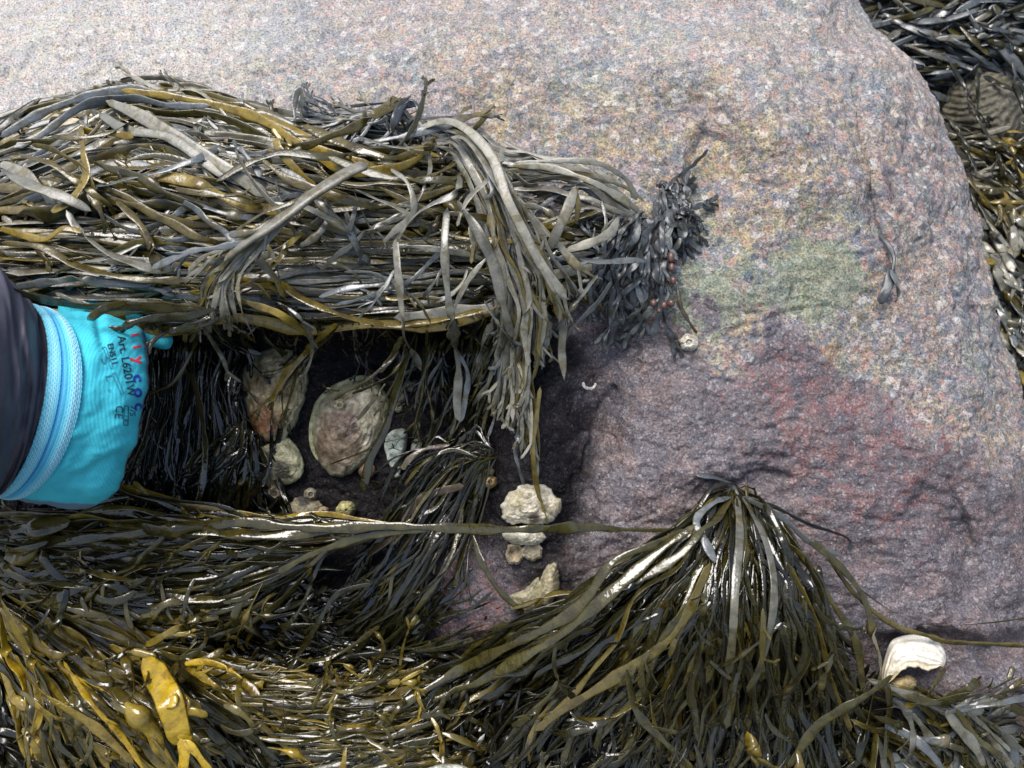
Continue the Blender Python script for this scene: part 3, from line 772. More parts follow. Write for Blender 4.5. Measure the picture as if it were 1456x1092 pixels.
plant('knotted_wrack', 'arching pale wrack blades curving over a dark gap beside the curly blue-grey clump', 'seaweed',
      [[(930, 300, .02), (890, 265, .04), (830, 243, .05), (760, 236, .05), (690, 225, .05), (650, 200, .045)],
       [(920, 320, .02), (880, 290, .04), (840, 262, .055), (790, 250, .05), (740, 250, .05), (690, 240, .04)],
       [(930, 330, .01), (880, 330, .02), (830, 320, .025), (780, 315, .03), (740, 330, .03)],
       [(915, 345, .015), (880, 345, .03), (840, 355, .035), (790, 362, .04), (740, 370, .04)],
       [(900, 370, .015), (850, 385, .03), (800, 392, .035), (740, 410, .04), (690, 440, .03)]],
      75, (5, 10), {'grey': 4, 'pale': 3, 'slate': 3, 'olive': 1.2}, G_UP, thick=.02, span=(.45, .75), wig=6, nb=1, bladp=.12, rough=(.3, .45), seed=16,
      heroes=[dict(p=[(720, 236, .06), (780, 238, .07), (840, 258, .075), (880, 280, .065), (910, 300, .05)], w=9, c='pale', rough=.42, roll=.15),
              dict(p=[(730, 232, .06), (800, 228, .068), (850, 232, .068), (890, 255, .06), (905, 285, .05)], w=8, c='grey', rough=.4),
              dict(p=[(818, 268, .075), (806, 300, .08), (792, 330, .075), (782, 355, .065)], w=16, c='pale', rough=.42, und=.04, roll=.2),
              dict(p=[(820, 265, .07), (822, 290, .075), (820, 315, .07)], w=7, c='olive'),
              dict(p=[(880, 308, .05), (868, 330, .06), (840, 345, .065), (805, 356, .06)], w=11, c='pale', rough=.42),
              dict(p=[(855, 285, .05), (862, 320, .055), (850, 350, .05)], w=7, c='grey'),
              dict(p=[(745, 290, .09), (770, 296, .092), (788, 308, .09)], w=8, c='grey', blads=(.8,)),
              dict(p=[(805, 362, .05), (850, 372, .055), (900, 370, .05), (918, 372, .045)], w=10, c='slate', rough=.4),
              dict(p=[(850, 390, .05), (820, 430, .045), (800, 455, .04), (790, 470, .03)], w=9, c='slate', blads=(.55,)),
              dict(p=[(870, 400, .04), (850, 430, .035), (820, 460, .03), (798, 488, .02)], w=8, c='slate')])

plant('bladder_wrack', 'curly slate-blue wrack clump with small pink-brown bladders at the boulder face', 'seaweed',
      [[(940, 275, .012), (905, 290, .03), (870, 325, .04), (845, 370, .04), (835, 400, .03)],
       [(935, 280, .012), (900, 330, .035), (880, 380, .04), (865, 420, .035), (862, 480, .015)],
       [(940, 285, .012), (915, 330, .03), (900, 380, .03), (890, 430, .025), (885, 500, .01)],
       [(945, 285, .012), (935, 330, .025), (932, 390, .025), (930, 440, .02), (928, 505, .01)],
       [(948, 275, .012), (955, 310, .02), (968, 340, .016), (982, 358, .01)],
       [(950, 262, .012), (972, 290, .018), (988, 325, .014), (992, 350, .008)],
       [(950, 270, .012), (962, 290, .014), (975, 305, .01), (985, 318, .006)]],
      92, (6, 13), {'blue': 7, 'slate': 1.2}, None, thick=.012, span=(.6, .35), wig=42, spread=11, nb=2, bladp=0, rough=(.35, .5), seed=17, ruffle=.34, t=.06, bl=(14, 30), fork=.6, n=22, K=8, bw=.9,
      heroes=[dict(p=[(945, 270, .01), (962, 252, .012), (985, 235, .008), (1008, 212, .005)], w=6, c='blue', rough=.45, nb=3, bl=(12, 22), t=.1, ruffle=.2), dict(p=[(962, 400, .02), (968, 435, .02), (980, 458, .015), (991, 474, .008)], w=5, c='brown', t=.6, rough=.3)])

# ================================================================ the hollow under the heap
def fan(*a): return list(a)
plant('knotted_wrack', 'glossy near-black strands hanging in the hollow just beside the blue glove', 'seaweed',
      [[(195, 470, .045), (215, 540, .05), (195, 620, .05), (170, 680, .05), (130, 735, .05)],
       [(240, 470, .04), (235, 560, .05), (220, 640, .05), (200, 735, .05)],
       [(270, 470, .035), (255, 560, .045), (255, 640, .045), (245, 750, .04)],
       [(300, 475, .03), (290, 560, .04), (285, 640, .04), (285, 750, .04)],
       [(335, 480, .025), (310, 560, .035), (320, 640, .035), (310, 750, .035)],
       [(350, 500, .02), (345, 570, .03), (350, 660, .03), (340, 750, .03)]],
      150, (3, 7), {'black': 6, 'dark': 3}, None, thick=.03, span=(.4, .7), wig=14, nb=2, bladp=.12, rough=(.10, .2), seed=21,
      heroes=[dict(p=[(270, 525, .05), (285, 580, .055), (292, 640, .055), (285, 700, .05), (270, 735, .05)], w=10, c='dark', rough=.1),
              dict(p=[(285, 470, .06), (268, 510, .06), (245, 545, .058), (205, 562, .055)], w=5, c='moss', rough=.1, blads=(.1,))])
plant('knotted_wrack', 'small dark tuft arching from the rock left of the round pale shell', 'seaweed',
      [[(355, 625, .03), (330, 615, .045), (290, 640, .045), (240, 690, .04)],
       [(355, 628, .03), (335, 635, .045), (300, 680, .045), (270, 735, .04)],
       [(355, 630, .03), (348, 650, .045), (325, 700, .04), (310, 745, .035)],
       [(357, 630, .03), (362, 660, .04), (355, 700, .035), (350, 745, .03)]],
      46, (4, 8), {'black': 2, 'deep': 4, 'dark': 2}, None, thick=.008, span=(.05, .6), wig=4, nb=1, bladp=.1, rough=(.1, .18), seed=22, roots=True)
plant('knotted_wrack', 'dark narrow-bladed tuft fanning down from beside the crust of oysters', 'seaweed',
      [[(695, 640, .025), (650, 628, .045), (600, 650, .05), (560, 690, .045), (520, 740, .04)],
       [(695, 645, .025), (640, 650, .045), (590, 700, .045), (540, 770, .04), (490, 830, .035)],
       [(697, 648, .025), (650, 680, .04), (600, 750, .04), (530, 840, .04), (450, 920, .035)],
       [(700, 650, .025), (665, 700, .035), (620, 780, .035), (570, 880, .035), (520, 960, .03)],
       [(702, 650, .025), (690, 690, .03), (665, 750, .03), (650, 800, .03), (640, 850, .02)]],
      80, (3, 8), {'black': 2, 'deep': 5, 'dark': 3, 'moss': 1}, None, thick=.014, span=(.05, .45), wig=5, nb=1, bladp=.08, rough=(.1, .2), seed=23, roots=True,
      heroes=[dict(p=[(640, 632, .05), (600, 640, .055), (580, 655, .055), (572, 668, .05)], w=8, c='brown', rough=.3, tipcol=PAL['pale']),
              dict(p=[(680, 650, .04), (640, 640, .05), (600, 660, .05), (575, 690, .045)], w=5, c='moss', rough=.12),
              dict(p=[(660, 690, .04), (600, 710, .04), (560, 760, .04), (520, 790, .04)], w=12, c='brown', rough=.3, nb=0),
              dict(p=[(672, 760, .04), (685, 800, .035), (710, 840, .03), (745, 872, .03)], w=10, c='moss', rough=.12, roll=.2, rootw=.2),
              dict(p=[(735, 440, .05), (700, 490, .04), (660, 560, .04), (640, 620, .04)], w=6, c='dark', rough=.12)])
plant('knotted_wrack', 'three loose olive blades crossing the face of the largest oyster', 'seaweed',
      [[(600, 470, .06), (590, 520, .06), (570, 560, .06), (545, 620, .06)], [(560, 480, .06), (545, 540, .06), (520, 590, .055)]],
      3, (4, 6), {'moss': 1}, None, seed=24, thick=.002,
      heroes=[dict(p=[(592, 470, .07), (575, 520, .07), (562, 560, .068), (548, 610, .066), (528, 650, .06), (515, 700, .05)], w=13, c='dark', rough=.12, und=.1, rootw=.4),
              dict(p=[(582, 500, .07), (560, 530, .068), (530, 548, .066), (500, 560, .064)], w=6, c='moss', rough=.15, blads=(.3,)),
              dict(p=[(548, 545, .066), (530, 570, .064), (508, 598, .06)], w=5, c='moss', rough=.15),
              dict(p=[(470, 660, .056), (510, 645, .06), (550, 628, .06), (600, 620, .05)], w=5, c='dark', rough=.12)])
plant('knotted_wrack', 'short forked olive blade with a yellow bladder hanging across the brown oyster', 'seaweed',
      [[(485, 458, .06), (445, 500, .065), (400, 550, .055), (360, 600, .05)], [(480, 460, .06), (430, 520, .06), (410, 580, .055)]],
      3, (4, 6), {'moss': 1}, None, seed=25, thick=.002,
      heroes=[dict(p=[(480, 460, .07), (455, 480, .072), (432, 505, .07), (405, 535, .066), (385, 572, .06)], w=9, c='olive', rough=.15, blads=(.45,), roll=.1),
              dict(p=[(425, 515, .068), (418, 545, .064), (405, 590, .06), (400, 610, .055)], w=7, c='dark', rough=.12),
              dict(p=[(420, 512, .066), (395, 528, .064), (370, 533, .06)], w=5, c='moss', rough=.12)])
plant('knotted_wrack', 'thin olive strands dangling in front of the dark rock right of the largest oyster', 'seaweed',
      [[(600, 465, .06), (600, 510, .06), (600, 560, .055), (590, 640, .05)],
       [(640, 470, .06), (610, 520, .06), (590, 570, .055), (570, 640, .05)],
       [(690, 460, .05), (670, 530, .05), (640, 600, .045), (610, 650, .04)],
       [(740, 470, .04), (720, 540, .035), (690, 600, .03), (680, 650, .03)]],
      22, (3, 7), {'deep': 3, 'dark': 3, 'moss': 1}, None, seed=26, thick=.012, wig=6, span=(.3, .6), bladp=.3, rough=(.1, .2))

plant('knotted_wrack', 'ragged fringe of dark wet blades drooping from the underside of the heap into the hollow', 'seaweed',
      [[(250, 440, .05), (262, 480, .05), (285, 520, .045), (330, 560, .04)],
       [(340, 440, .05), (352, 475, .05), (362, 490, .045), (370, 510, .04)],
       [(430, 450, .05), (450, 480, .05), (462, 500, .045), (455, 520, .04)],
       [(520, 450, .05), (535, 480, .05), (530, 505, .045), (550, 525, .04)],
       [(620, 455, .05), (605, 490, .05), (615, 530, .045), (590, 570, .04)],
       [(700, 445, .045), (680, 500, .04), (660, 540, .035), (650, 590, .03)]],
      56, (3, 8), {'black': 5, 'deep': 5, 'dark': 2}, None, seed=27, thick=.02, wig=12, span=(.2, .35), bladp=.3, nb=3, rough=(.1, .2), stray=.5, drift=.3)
# ================================================================ lower masses
plant('knotted_wrack', 'wet olive wrack with swollen bladders streaming level below the blue glove', 'seaweed',
      [[(620, 748, .06), (480, 742, .07), (340, 738, .075), (200, 728, .075), (90, 728, .075), (-80, 735, .07)],
       [(600, 752, .055), (460, 758, .07), (320, 768, .075), (180, 765, .075), (60, 762, .075), (-80, 765, .07)],
       [(560, 756, .055), (430, 785, .065), (300, 800, .07), (180, 805, .07), (60, 800, .07), (-80, 800, .065)],
       [(520, 760, .05), (400, 815, .055), (300, 850, .06), (200, 860, .06), (100, 850, .055), (-80, 830, .05)],
       [(480, 770, .045), (400, 850, .045), (330, 900, .05), (240, 910, .05), (150, 890, .045), (20, 850, .04)]],
      250, (5, 15), {'moss': 4.5, 'olive': 2, 'dark': 5, 'deep': 3, 'ochre': .2}, None, thick=.04, span=(.5, .65), wig=11, nb=3, bladp=.5, rough=(.05, .15), seed=31, over=.12,
      heroes=[dict(p=[(560, 750, .08), (480, 752, .085), (400, 762, .088), (330, 760, .085), (260, 752, .085), (180, 760, .08), (60, 770, .08), (-40, 765, .075)], w=14, c='moss', blads=(.35, .62), rough=.1, n=40),
              dict(p=[(185, 805, .08), (178, 850, .085), (186, 890, .085), (215, 925, .08), (246, 956, .08)], w=6, c='olive', blads=(.47,), rough=.12, roll=0),
              dict(p=[(228, 830, .08), (238, 870, .083), (255, 895, .083), (262, 915, .08)], w=6, c='olive', blads=(.75,), rough=.12, roll=0),
              dict(p=[(290, 750, .088), (262, 752, .092), (230, 755, .09), (200, 750, .085)], w=17, c='moss', blads=(.4,), rough=.1),
              dict(p=[(100, 740, .08), (60, 750, .085), (10, 760, .085)], w=18, c='olive', blads=(.5,), rough=.12),
              dict(p=[(60, 772, .083), (40, 790, .085), (5, 795, .08)], w=17, c='ochre', blads=(.4,), rough=.15),
              dict(p=[(500, 760, .07), (460, 790, .075), (430, 860, .07), (400, 900, .065)], w=6, c='dark', rough=.1, nb=2)])
plant('wrack_frond', 'single long glossy strap stretched level across the hollow and the oyster crust', 'seaweed',
      [[(985, 742, .03), (950, 753, .03), (880, 752, .04), (840, 748, .05), (700, 752, .085), (560, 748, .085), (400, 745, .085)]],
      1, (3, 4), {'moss': 1}, None, seed=32, thick=.001, nb=0, fork=0, wig=1,
      heroes=[dict(p=[(990, 740, .025), (950, 753, .03), (880, 753, .045), (840, 750, .06), (760, 752, .085), (700, 753, .092), (620, 750, .092), (540, 748, .092), (470, 752, .09), (400, 748, .088), (340, 742, .085), (290, 748, .08)],
                   w=12.5, c='moss', rough=.08, n=70, rootw=.12, und=.22, roll=.1, K=10),
              dict(p=[(620, 752, .09), (560, 758, .088), (510, 765, .085), (440, 790, .08), (395, 815, .075)], w=10, c='moss', rough=.12, nb=2, roll=.2)])
plant('bladder_wrack', 'golden yellow wrack sprawling out of the bottom corner nearest the viewer', 'seaweed',
      [[(-60, 770, .05), (60, 840, .06), (180, 900, .065), (330, 970, .06), (470, 1050, .045)],
       [(-60, 800, .055), (60, 880, .065), (150, 950, .07), (260, 1030, .07), (340, 1130, .06)],
       [(-60, 830, .055), (30, 920, .065), (100, 1000, .07), (170, 1080, .07), (220, 1150, .07)],
       [(-60, 870, .05), (0, 960, .06), (50, 1050, .065), (90, 1150, .06)],
       [(-40, 790, .05), (100, 860, .06), (240, 920, .06), (380, 950, .055), (520, 990, .04)]],
      290, (7, 15), {'olive': 5, 'ochre': 3, 'moss': 4, 'gold': .4, 'dark': 1.5}, None, thick=.04, span=(.5, .6), wig=9, nb=3, bladp=.3, rough=(.12, .24), seed=33, t=.2, bl=(14, 34), over=.35,
      heroes=[dict(p=[(203, 935, .10), (222, 962, .105), (240, 995, .107), (252, 1035, .105), (258, 1060, .1)], w=33, c='gold', rough=.22, und=.13, t=.07, roll=.15, rootw=.5, nb=3, bl=(16, 30)),
              dict(p=[(256, 1050, .105), (262, 1072, .105), (258, 1110, .1)], w=17, c='gold', rough=.2, t=.12),
              dict(p=[(262, 1052, .105), (280, 1072, .105), (300, 1100, .1)], w=16, c='gold', rough=.2, t=.12),
              dict(p=[(262, 944, .1), (290, 941, .105), (318, 948, .105), (345, 965, .1)], w=10, c='gold', rough=.22, und=.05, t=.3),
              dict(p=[(186, 925, .1), (205, 930, .1), (222, 935, .1)], w=11, c='ochre', rough=.2, t=.4),
              dict(p=[(175, 1000, .1), (188, 1012, .104), (205, 1025, .103), (220, 1045, .1), (228, 1075, .095)], w=18, c='ochre', rough=.18, t=.5, blads=(.35,)),
              dict(p=[(20, 930, .1), (60, 985, .105), (130, 1030, .105), (190, 1085, .1)], w=12, c='ochre', rough=.2, nb=4, bl=(12, 24)),
              dict(p=[(90, 940, .1), (130, 1000, .103), (175, 1050, .1), (205, 1095, .1)], w=7, c='gold', rough=.2, nb=2),
              dict(p=[(0, 850, .09), (20, 890, .1), (45, 940, .1), (60, 1000, .1), (50, 1040, .1)], w=14, c='ochre', rough=.2, nb=2),
              dict(p=[(0, 870, .08), (10, 930, .09), (30, 960, .095), (40, 1010, .09)], w=13, c='gold', rough=.2),
              dict(p=[(262, 1010, .1), (278, 1012, .102), (296, 1018, .1)], w=11, c='ochre', rough=.2, t=.5),
              dict(p=[(255, 985, .1), (268, 995, .102), (268, 1010, .1)], w=11, c='ochre', rough=.2, t=.5),
              dict(p=[(380, 1062, .09), (410, 1068, .093), (435, 1080, .09), (450, 1092, .085)], w=13, c='gold', rough=.15, blads=(.5,))])
plant('bladder_wrack', 'small-bladed olive wrack bush with pea-sized yellow bladders at the bottom', 'seaweed',
      [[(280, 950, .05), (360, 955, .055), (440, 965, .055), (540, 965, .05), (620, 930, .04)],
       [(300, 980, .055), (400, 990, .06), (500, 1000, .06), (600, 985, .05), (680, 940, .04)],
       [(330, 1020, .055), (420, 1030, .06), (520, 1030, .06), (620, 1010, .05), (690, 980, .04)],
       [(360, 1080, .05), (450, 1070, .06), (560, 1060, .055), (660, 1040, .05)],
       [(380, 1130, .05), (480, 1110, .055), (600, 1090, .05), (700, 1060, .04)]],
      230, (5, 9), {'moss': 4, 'olive': 5, 'dark': 2, 'ochre': 1, 'grey': 1}, None, thick=.035, span=(.6, .4), wig=9, nb=4, bladp=.35, rough=(.12, .25), seed=34, t=.2, bl=(12, 30), over=.2)
plant('knotted_wrack', 'dark thin wrack tangle in the shade between the hollow and the yellow wrack', 'seaweed',
      [[(300, 830, .03), (380, 860, .03), (460, 900, .03), (560, 930, .03), (660, 925, .02)],
       [(320, 900, .03), (400, 920, .035), (500, 930, .035), (600, 950, .03)],
       [(600, 750, .02), (520, 820, .025), (430, 880, .03), (340, 930, .03)],
       [(660, 770, .02), (600, 850, .025), (520, 920, .03), (420, 990, .03)],
       [(740, 890, .03), (640, 920, .035), (540, 960, .035), (460, 1000, .03)]],
      170, (3, 8), {'black': 2, 'deep': 4, 'dark': 3, 'moss': 1}, None, thick=.03, span=(.6, .5), wig=10, nb=3, bladp=.2, rough=(.08, .18), seed=35,
      heroes=[dict(p=[(530, 830, .05), (480, 845, .055), (450, 890, .055), (425, 930, .05), (405, 960, .05)], w=8, c='dark', rough=.08, nb=2),
              dict(p=[(410, 935, .05), (450, 940, .055), (490, 925, .055), (540, 890, .05)], w=6, c='moss', rough=.1)])
# the big fan on the right
fan_root = plant('knotted_wrack', 'big wet fan of olive wrack spreading down from a single holdfast on the purple rock', 'seaweed',
      [[(1045, 705, .012), (1000, 735, .04), (940, 768, .055), (850, 830, .055), (740, 892, .05), (600, 965, .05), (480, 1030, .045)],
       [(1045, 705, .012), (1005, 745, .045), (950, 800, .06), (870, 880, .065), (760, 970, .065), (640, 1060, .06), (560, 1130, .06)],
       [(1045, 705, .012), (1015, 755, .05), (970, 830, .07), (900, 930, .08), (820, 1030, .08), (740, 1140, .08)],
       [(1045, 705, .012), (1028, 765, .05), (1000, 860, .075), (960, 960, .085), (920, 1060, .085), (890, 1150, .085)],
       [(1047, 705, .012), (1045, 770, .055), (1035, 860, .08), (1020, 960, .09), (1000, 1060, .09), (980, 1150, .09)],
       [(1050, 705, .012), (1068, 770, .055), (1075, 860, .08), (1080, 960, .09), (1080, 1060, .09), (1070, 1150, .09)],
       [(1052, 705, .012), (1090, 760, .05), (1120, 850, .075), (1140, 960, .085), (1150, 1060, .085), (1160, 1150, .08)],
       [(1055, 706, .012), (1105, 745, .04), (1155, 820, .06), (1190, 910, .07), (1215, 1010, .07), (1230, 1150, .06)]],
      310, (5.5, 12.5), {'moss': 3, 'olive': .9, 'dark': 5, 'deep': 3}, None, thick=.05, span=(.08, .5), wig=14, nb=2, bladp=.26, rough=(.05, .15), seed=41, roots=True, n=30,
      heroes=[dict(p=[(1048, 705, .03), (1052, 760, .07), (1046, 830, .095), (1042, 900, .105), (1036, 960, .105)], w=12, c='grey', tipcol=PAL['moss'], rough=.2, roll=.05, und=.05, rootw=.8),
              dict(p=[(1055, 705, .03), (1085, 760, .075), (1100, 820, .1), (1098, 880, .11), (1080, 950, .115), (1062, 985, .11)], w=11, c='grey', tipcol=PAL['moss'], rough=.2, roll=.1, und=.06),
              dict(p=[(1040, 706, .03), (1015, 715, .05), (990, 740, .06), (1005, 775, .07), (1018, 800, .075)], w=10, c='slate', rough=.3),
              dict(p=[(1040, 706, .03), (1018, 740, .06), (1000, 752, .07), (965, 790, .08), (900, 830, .08)], w=11, c='moss', rough=.2, roll=.1),
              dict(p=[(1050, 704, .02), (1040, 690, .015), (1020, 680, .01), (990, 675, .006)], w=7, c='blue', rough=.4),
              dict(p=[(1055, 706, .03), (1100, 720, .03), (1150, 745, .02), (1205, 765, .01), (1208, 785, .008)], w=7, c='blue', rough=.4),
              dict(p=[(1060, 708, .03), (1110, 735, .04), (1150, 770, .03), (1195, 790, .015)], w=8, c='slate', rough=.35),
              dict(p=[(990, 745, .07), (930, 790, .08), (860, 850, .085), (800, 900, .08), (700, 960, .075)], w=15, c='moss', rough=.1, roll=.3, und=.2),
              dict(p=[(980, 752, .06), (930, 775, .07), (870, 800, .075), (815, 870, .075), (700, 930, .07), (640, 960, .06), (560, 1010, .055)], w=14, c='moss', rough=.1, roll=.3, und=.2, n=44),
              dict(p=[(1010, 800, .09), (960, 900, .1), (880, 960, .1), (800, 1010, .1), (760, 1040, .1)], w=14, c='olive', rough=.12, roll=.2, und=.2),
              dict(p=[(890, 950, .11), (905, 1010, .115), (940, 1050, .115), (985, 1095, .11)], w=12, c='moss', rough=.12, nb=3, und=.2),
              dict(p=[(1270, 960, .08), (1230, 990, .1), (1195, 1010, .105), (1160, 1035, .105), (1120, 1092, .1)], w=13, c='moss', rough=.2, roll=.1),
              dict(p=[(1120, 800, .08), (1160, 880, .09), (1180, 960, .1), (1210, 1040, .1)], w=9, c='olive', rough=.12),
              dict(p=[(1062, 1040, .115), (1070, 1062, .118), (1078, 1080, .115)], w=14, c='ochre', blads=(.5,), rough=.15)])
holdfast(1048, 703, 13, fan_root)
plant('wrack_frond', 'one long olive strap straying from the fan past the white shell', 'seaweed',
      [[(1150, 760, .03), (1200, 810, .03), (1235, 860, .02), (1252, 960, .03)]], 1, (3, 4), {'moss': 1}, None, seed=42, nb=0, fork=0, wig=1, thick=.001,
      heroes=[dict(p=[(1150, 770, .03), (1190, 800, .03), (1228, 850, .03), (1242, 905, .035), (1252, 950, .045), (1240, 1000, .06), (1228, 1060, .07)], w=10, c='moss', rough=.15, blads=(.45,), und=.15, n=44)])
plant('wrack_frond', 'thin brown strap running level over the white shell to the frame edge', 'seaweed',
      [[(1170, 790, .015), (1260, 875, .012), (1330, 908, .02), (1480, 918, .03)]], 1, (3, 4), {'moss': 1}, None, seed=43, nb=0, fork=0, wig=1, thick=.001,
      heroes=[dict(p=[(1175, 790, .02), (1220, 850, .015), (1270, 888, .015), (1320, 904, .03), (1345, 912, .035), (1400, 915, .03), (1500, 920, .03)], w=7, c='olive', rough=.25, blads=(.52,), n=44, t=.5)])
plant('knotted_wrack', 'broad flat wrack straps piled in the corner below the white shell', 'seaweed',
      [[(1230, 960, .07), (1290, 985, .085), (1360, 1000, .085), (1430, 985, .07), (1500, 960, .06)],
       [(1240, 990, .08), (1300, 1020, .09), (1360, 1070, .09), (1400, 1130, .08)],
       [(1290, 970, .08), (1350, 1010, .09), (1400, 1060, .09), (1440, 1130, .08)],
       [(1350, 980, .08), (1400, 1020, .085), (1440, 1060, .085), (1490, 1120, .08)],
       [(1250, 1020, .08), (1250, 1060, .085), (1260, 1100, .085), (1270, 1150, .08)],
       [(1180, 1020, .07), (1260, 1040, .085), (1340, 1060, .085), (1440, 1080, .08)]],
      130, (7, 13), {'grey': 4, 'olive': 3, 'moss': 3, 'slate': 2, 'brown': .5}, None, thick=.045, span=(.5, .6), wig=7, nb=2, bladp=.1, rough=(.15, .3), seed=44,
      heroes=[dict(p=[(1345, 1010, .1), (1360, 1030, .11), (1385, 1060, .11), (1400, 1090, .1)], w=15, c='grey', rough=.3, roll=.1),
              dict(p=[(1258, 1030, .1), (1300, 1050, .11), (1330, 1080, .11), (1350, 1110, .1)], w=12, c='slate', rough=.3, roll=.1),
              dict(p=[(1345, 950, .05), (1325, 980, .07), (1310, 1010, .08)], w=7, c='moss', rough=.15),
              dict(p=[(1240, 1010, .09), (1310, 1000, .1), (1380, 985, .1), (1435, 995, .09)], w=8, c='olive', rough=.2),
              dict(p=[(1350, 1012, .1), (1400, 1003, .1), (1470, 990, .09)], w=9, c='slate', rough=.15),
              dict(p=[(1260, 965, .08), (1265, 1000, .09), (1262, 1035, .1), (1258, 1080, .1)], w=9, c='moss', rough=.15)])
plant('wrack_frond', 'lone dark curled frond stuck in a crack on the dry speckled granite', 'seaweed',
      [[(1252, 335, .006), (1268, 360, .008), (1268, 390, .008), (1262, 420, .008)]], 1, (3, 4), {'blue': 1}, None, seed=45, nb=0, fork=0, wig=1, thick=.001,
      heroes=[dict(p=[(1250, 333, .004), (1262, 347, .008), (1271, 367, .010), (1268, 385, .012)], w=7, c='blue', rough=.45, t=.3),
              dict(p=[(1268, 380, .012), (1264, 400, .014), (1256, 420, .012), (1250, 432, .01)], w=13, c='blue', rough=.45, ruffle=.2, t=.12),
              dict(p=[(1269, 382, .012), (1273, 402, .016), (1278, 418, .012), (1274, 430, .008)], w=12, c='slate', rough=.45, ruffle=.3, t=.12)])

def scatter(label, areas, seed, name='loose_wrack', cat='seaweed'):
    r = random.Random(seed); first = areas[0]
    root = empty(name, P((first[0] + first[1]) / 2, (first[2] + first[3]) / 2, .03)); tag(root, label, cat)
    for (x0, x1, y0, y1, ang, sg, off, cnt, wpx, pal, L, rough) in areas:
        for _ in range(cnt):
            x = r.uniform(x0, x1); y = r.uniform(y0, y1); a = math.radians(ang + r.gauss(0, sg)); l = r.uniform(*L); o = r.uniform(*off); k = r.gauss(0, 1.1); p = []
            for j in range(6):
                p.append((x, y, o + .006 * math.sin(j * .63 + .2) - .012 * (j > 4))); aa = a + k * j / 6; x += math.cos(aa) * l / 6; y += math.sin(aa) * l / 6
            st = Strips(); blade(st, p, r.uniform(*wpx), PAL[pick(pal, r)], rough, n=26, K=8, nb=r.randint(0, 3), blads=[r.uniform(.3, .8)] if r.random() < .3 else [], r=r, wig=5, bl=(14, 36), fork=r.random() < .6,
                                 tipcol=PAL['ochre'] if r.random() < .12 else None)
            st.build('frond', root)
scatter('stray forked blades lying every which way over the top of the grey heap', [
    (20, 560, 190, 300, 18, 20, (.075, .088), 26, (6, 14), {'grey': 3, 'slate': 4, 'olive': 3, 'moss': 2, 'ochre': .4}, (120, 260), .3),
    (60, 700, 310, 440, 2, 20, (.062, .078), 28, (5, 11), {'grey': 3, 'slate': 3, 'olive': 3, 'moss': 3, 'ochre': .3}, (110, 240), .25),
    (380, 720, 250, 430, 85, 20, (.07, .085), 12, (5, 9), {'pale': 1, 'slate': 2, 'grey': 3}, (50, 110), .35)], 101)
scatter('stray wet blades lying across the lower olive masses', [
    (0, 420, 740, 880, 160, 25, (.078, .09), 34, (5, 12), {'moss': 4, 'olive': 3, 'dark': 3}, (50, 130), .1),
    (20, 380, 880, 1080, 40, 30, (.088, .1), 34, (6, 12), {'moss': 3, 'olive': 4, 'ochre': 1.5}, (50, 110), .16),
    (380, 640, 940, 1080, 10, 50, (.06, .075), 26, (5, 9), {'moss': 3, 'olive': 4, 'ochre': .7}, (40, 100), .15)], 102)
scatter('stray glossy blades crossing the front of the big fan', [
    (760, 960, 880, 1080, 130, 22, (.09, .105), 18, (5, 10), {'moss': 4, 'olive': 1, 'dark': 5}, (60, 140), .08),
    (940, 1200, 820, 1080, 95, 24, (.095, .115), 24, (5, 10), {'moss': 4, 'olive': 1, 'dark': 5}, (60, 140), .1),
    (1220, 1440, 990, 1090, 40, 35, (.09, .11), 16, (8, 13), {'grey': 3, 'slate': 2, 'moss': 3}, (60, 120), .2)], 103)

# deep tangle nobody could count, below the plants
def tangle(name, label, areas, surf=H, seed=77):
    r = random.Random(seed); st = Strips()
    for (x0, x1, y0, y1, ang, off, cnt, wpx, pal, L) in areas:
        for _ in range(cnt):
            x = r.uniform(x0, x1); y = r.uniform(y0, y1); a = math.radians(ang + r.gauss(0, 22)); l = r.uniform(*L)
            o = r.uniform(*off); n = 5; k = r.gauss(0, .35)
            p = [(x, y, o)]
            for j in range(1, n):
                aa = a + k * j / n
                p.append((p[-1][0] + math.cos(aa) * l / n, p[-1][1] + math.sin(aa) * l / n, max(o + r.gauss(0, .004), .002)))
            blade(st, p, r.uniform(*wpx), PAL[pick(pal, r)], r.uniform(.12, .35), n=12, K=6, nb=1 if r.random() < .5 else 0, blads=[r.random()] if r.random() < .2 else [], surf=surf, r=r)
    o = st.build(name); tag(o, label, kind="stuff")
    return o
tangle('seaweed_tangle', 'matted seaweed underneath the fronds', [
    (-60, 640, 180, 330, 8, (.008, .04), 330, (8, 15), {'moss': 4, 'olive': 2, 'dark': 3}, (70, 170)),
    (-60, 760, 325, 445, 0, (.008, .04), 330, (8, 14), {'moss': 4, 'olive': 2, 'dark': 3}, (70, 170)),
    (-60, 420, 740, 900, 8, (.005, .035), 300, (7, 13), {'deep': 4, 'black': 3}, (60, 150)),
    (-60, 350, 860, 1120, 45, (.005, .04), 330, (8, 14), {'deep': 4, 'dark': 3, 'moss': 1}, (60, 140)),
    (300, 700, 920, 1130, 10, (.005, .035), 330, (7, 12), {'deep': 4, 'dark': 4, 'moss': 1}, (50, 120)),
    (620, 1250, 940, 1130, 115, (.005, .05), 420, (7, 12), {'deep': 5, 'black': 3, 'dark': 2}, (60, 140)),
    (900, 1180, 800, 950, 100, (.005, .03), 220, (5, 10), {'dark': 4, 'black': 5}, (60, 140)),
    (1180, 1500, 990, 1130, 45, (.005, .05), 170, (8, 14), {'dark': 3, 'moss': 3, 'olive': 2}, (50, 120)),
    (170, 400, 470, 740, 95, (.003, .02), 160, (4, 9), {'black': 5, 'dark': 1}, (60, 130)),
])
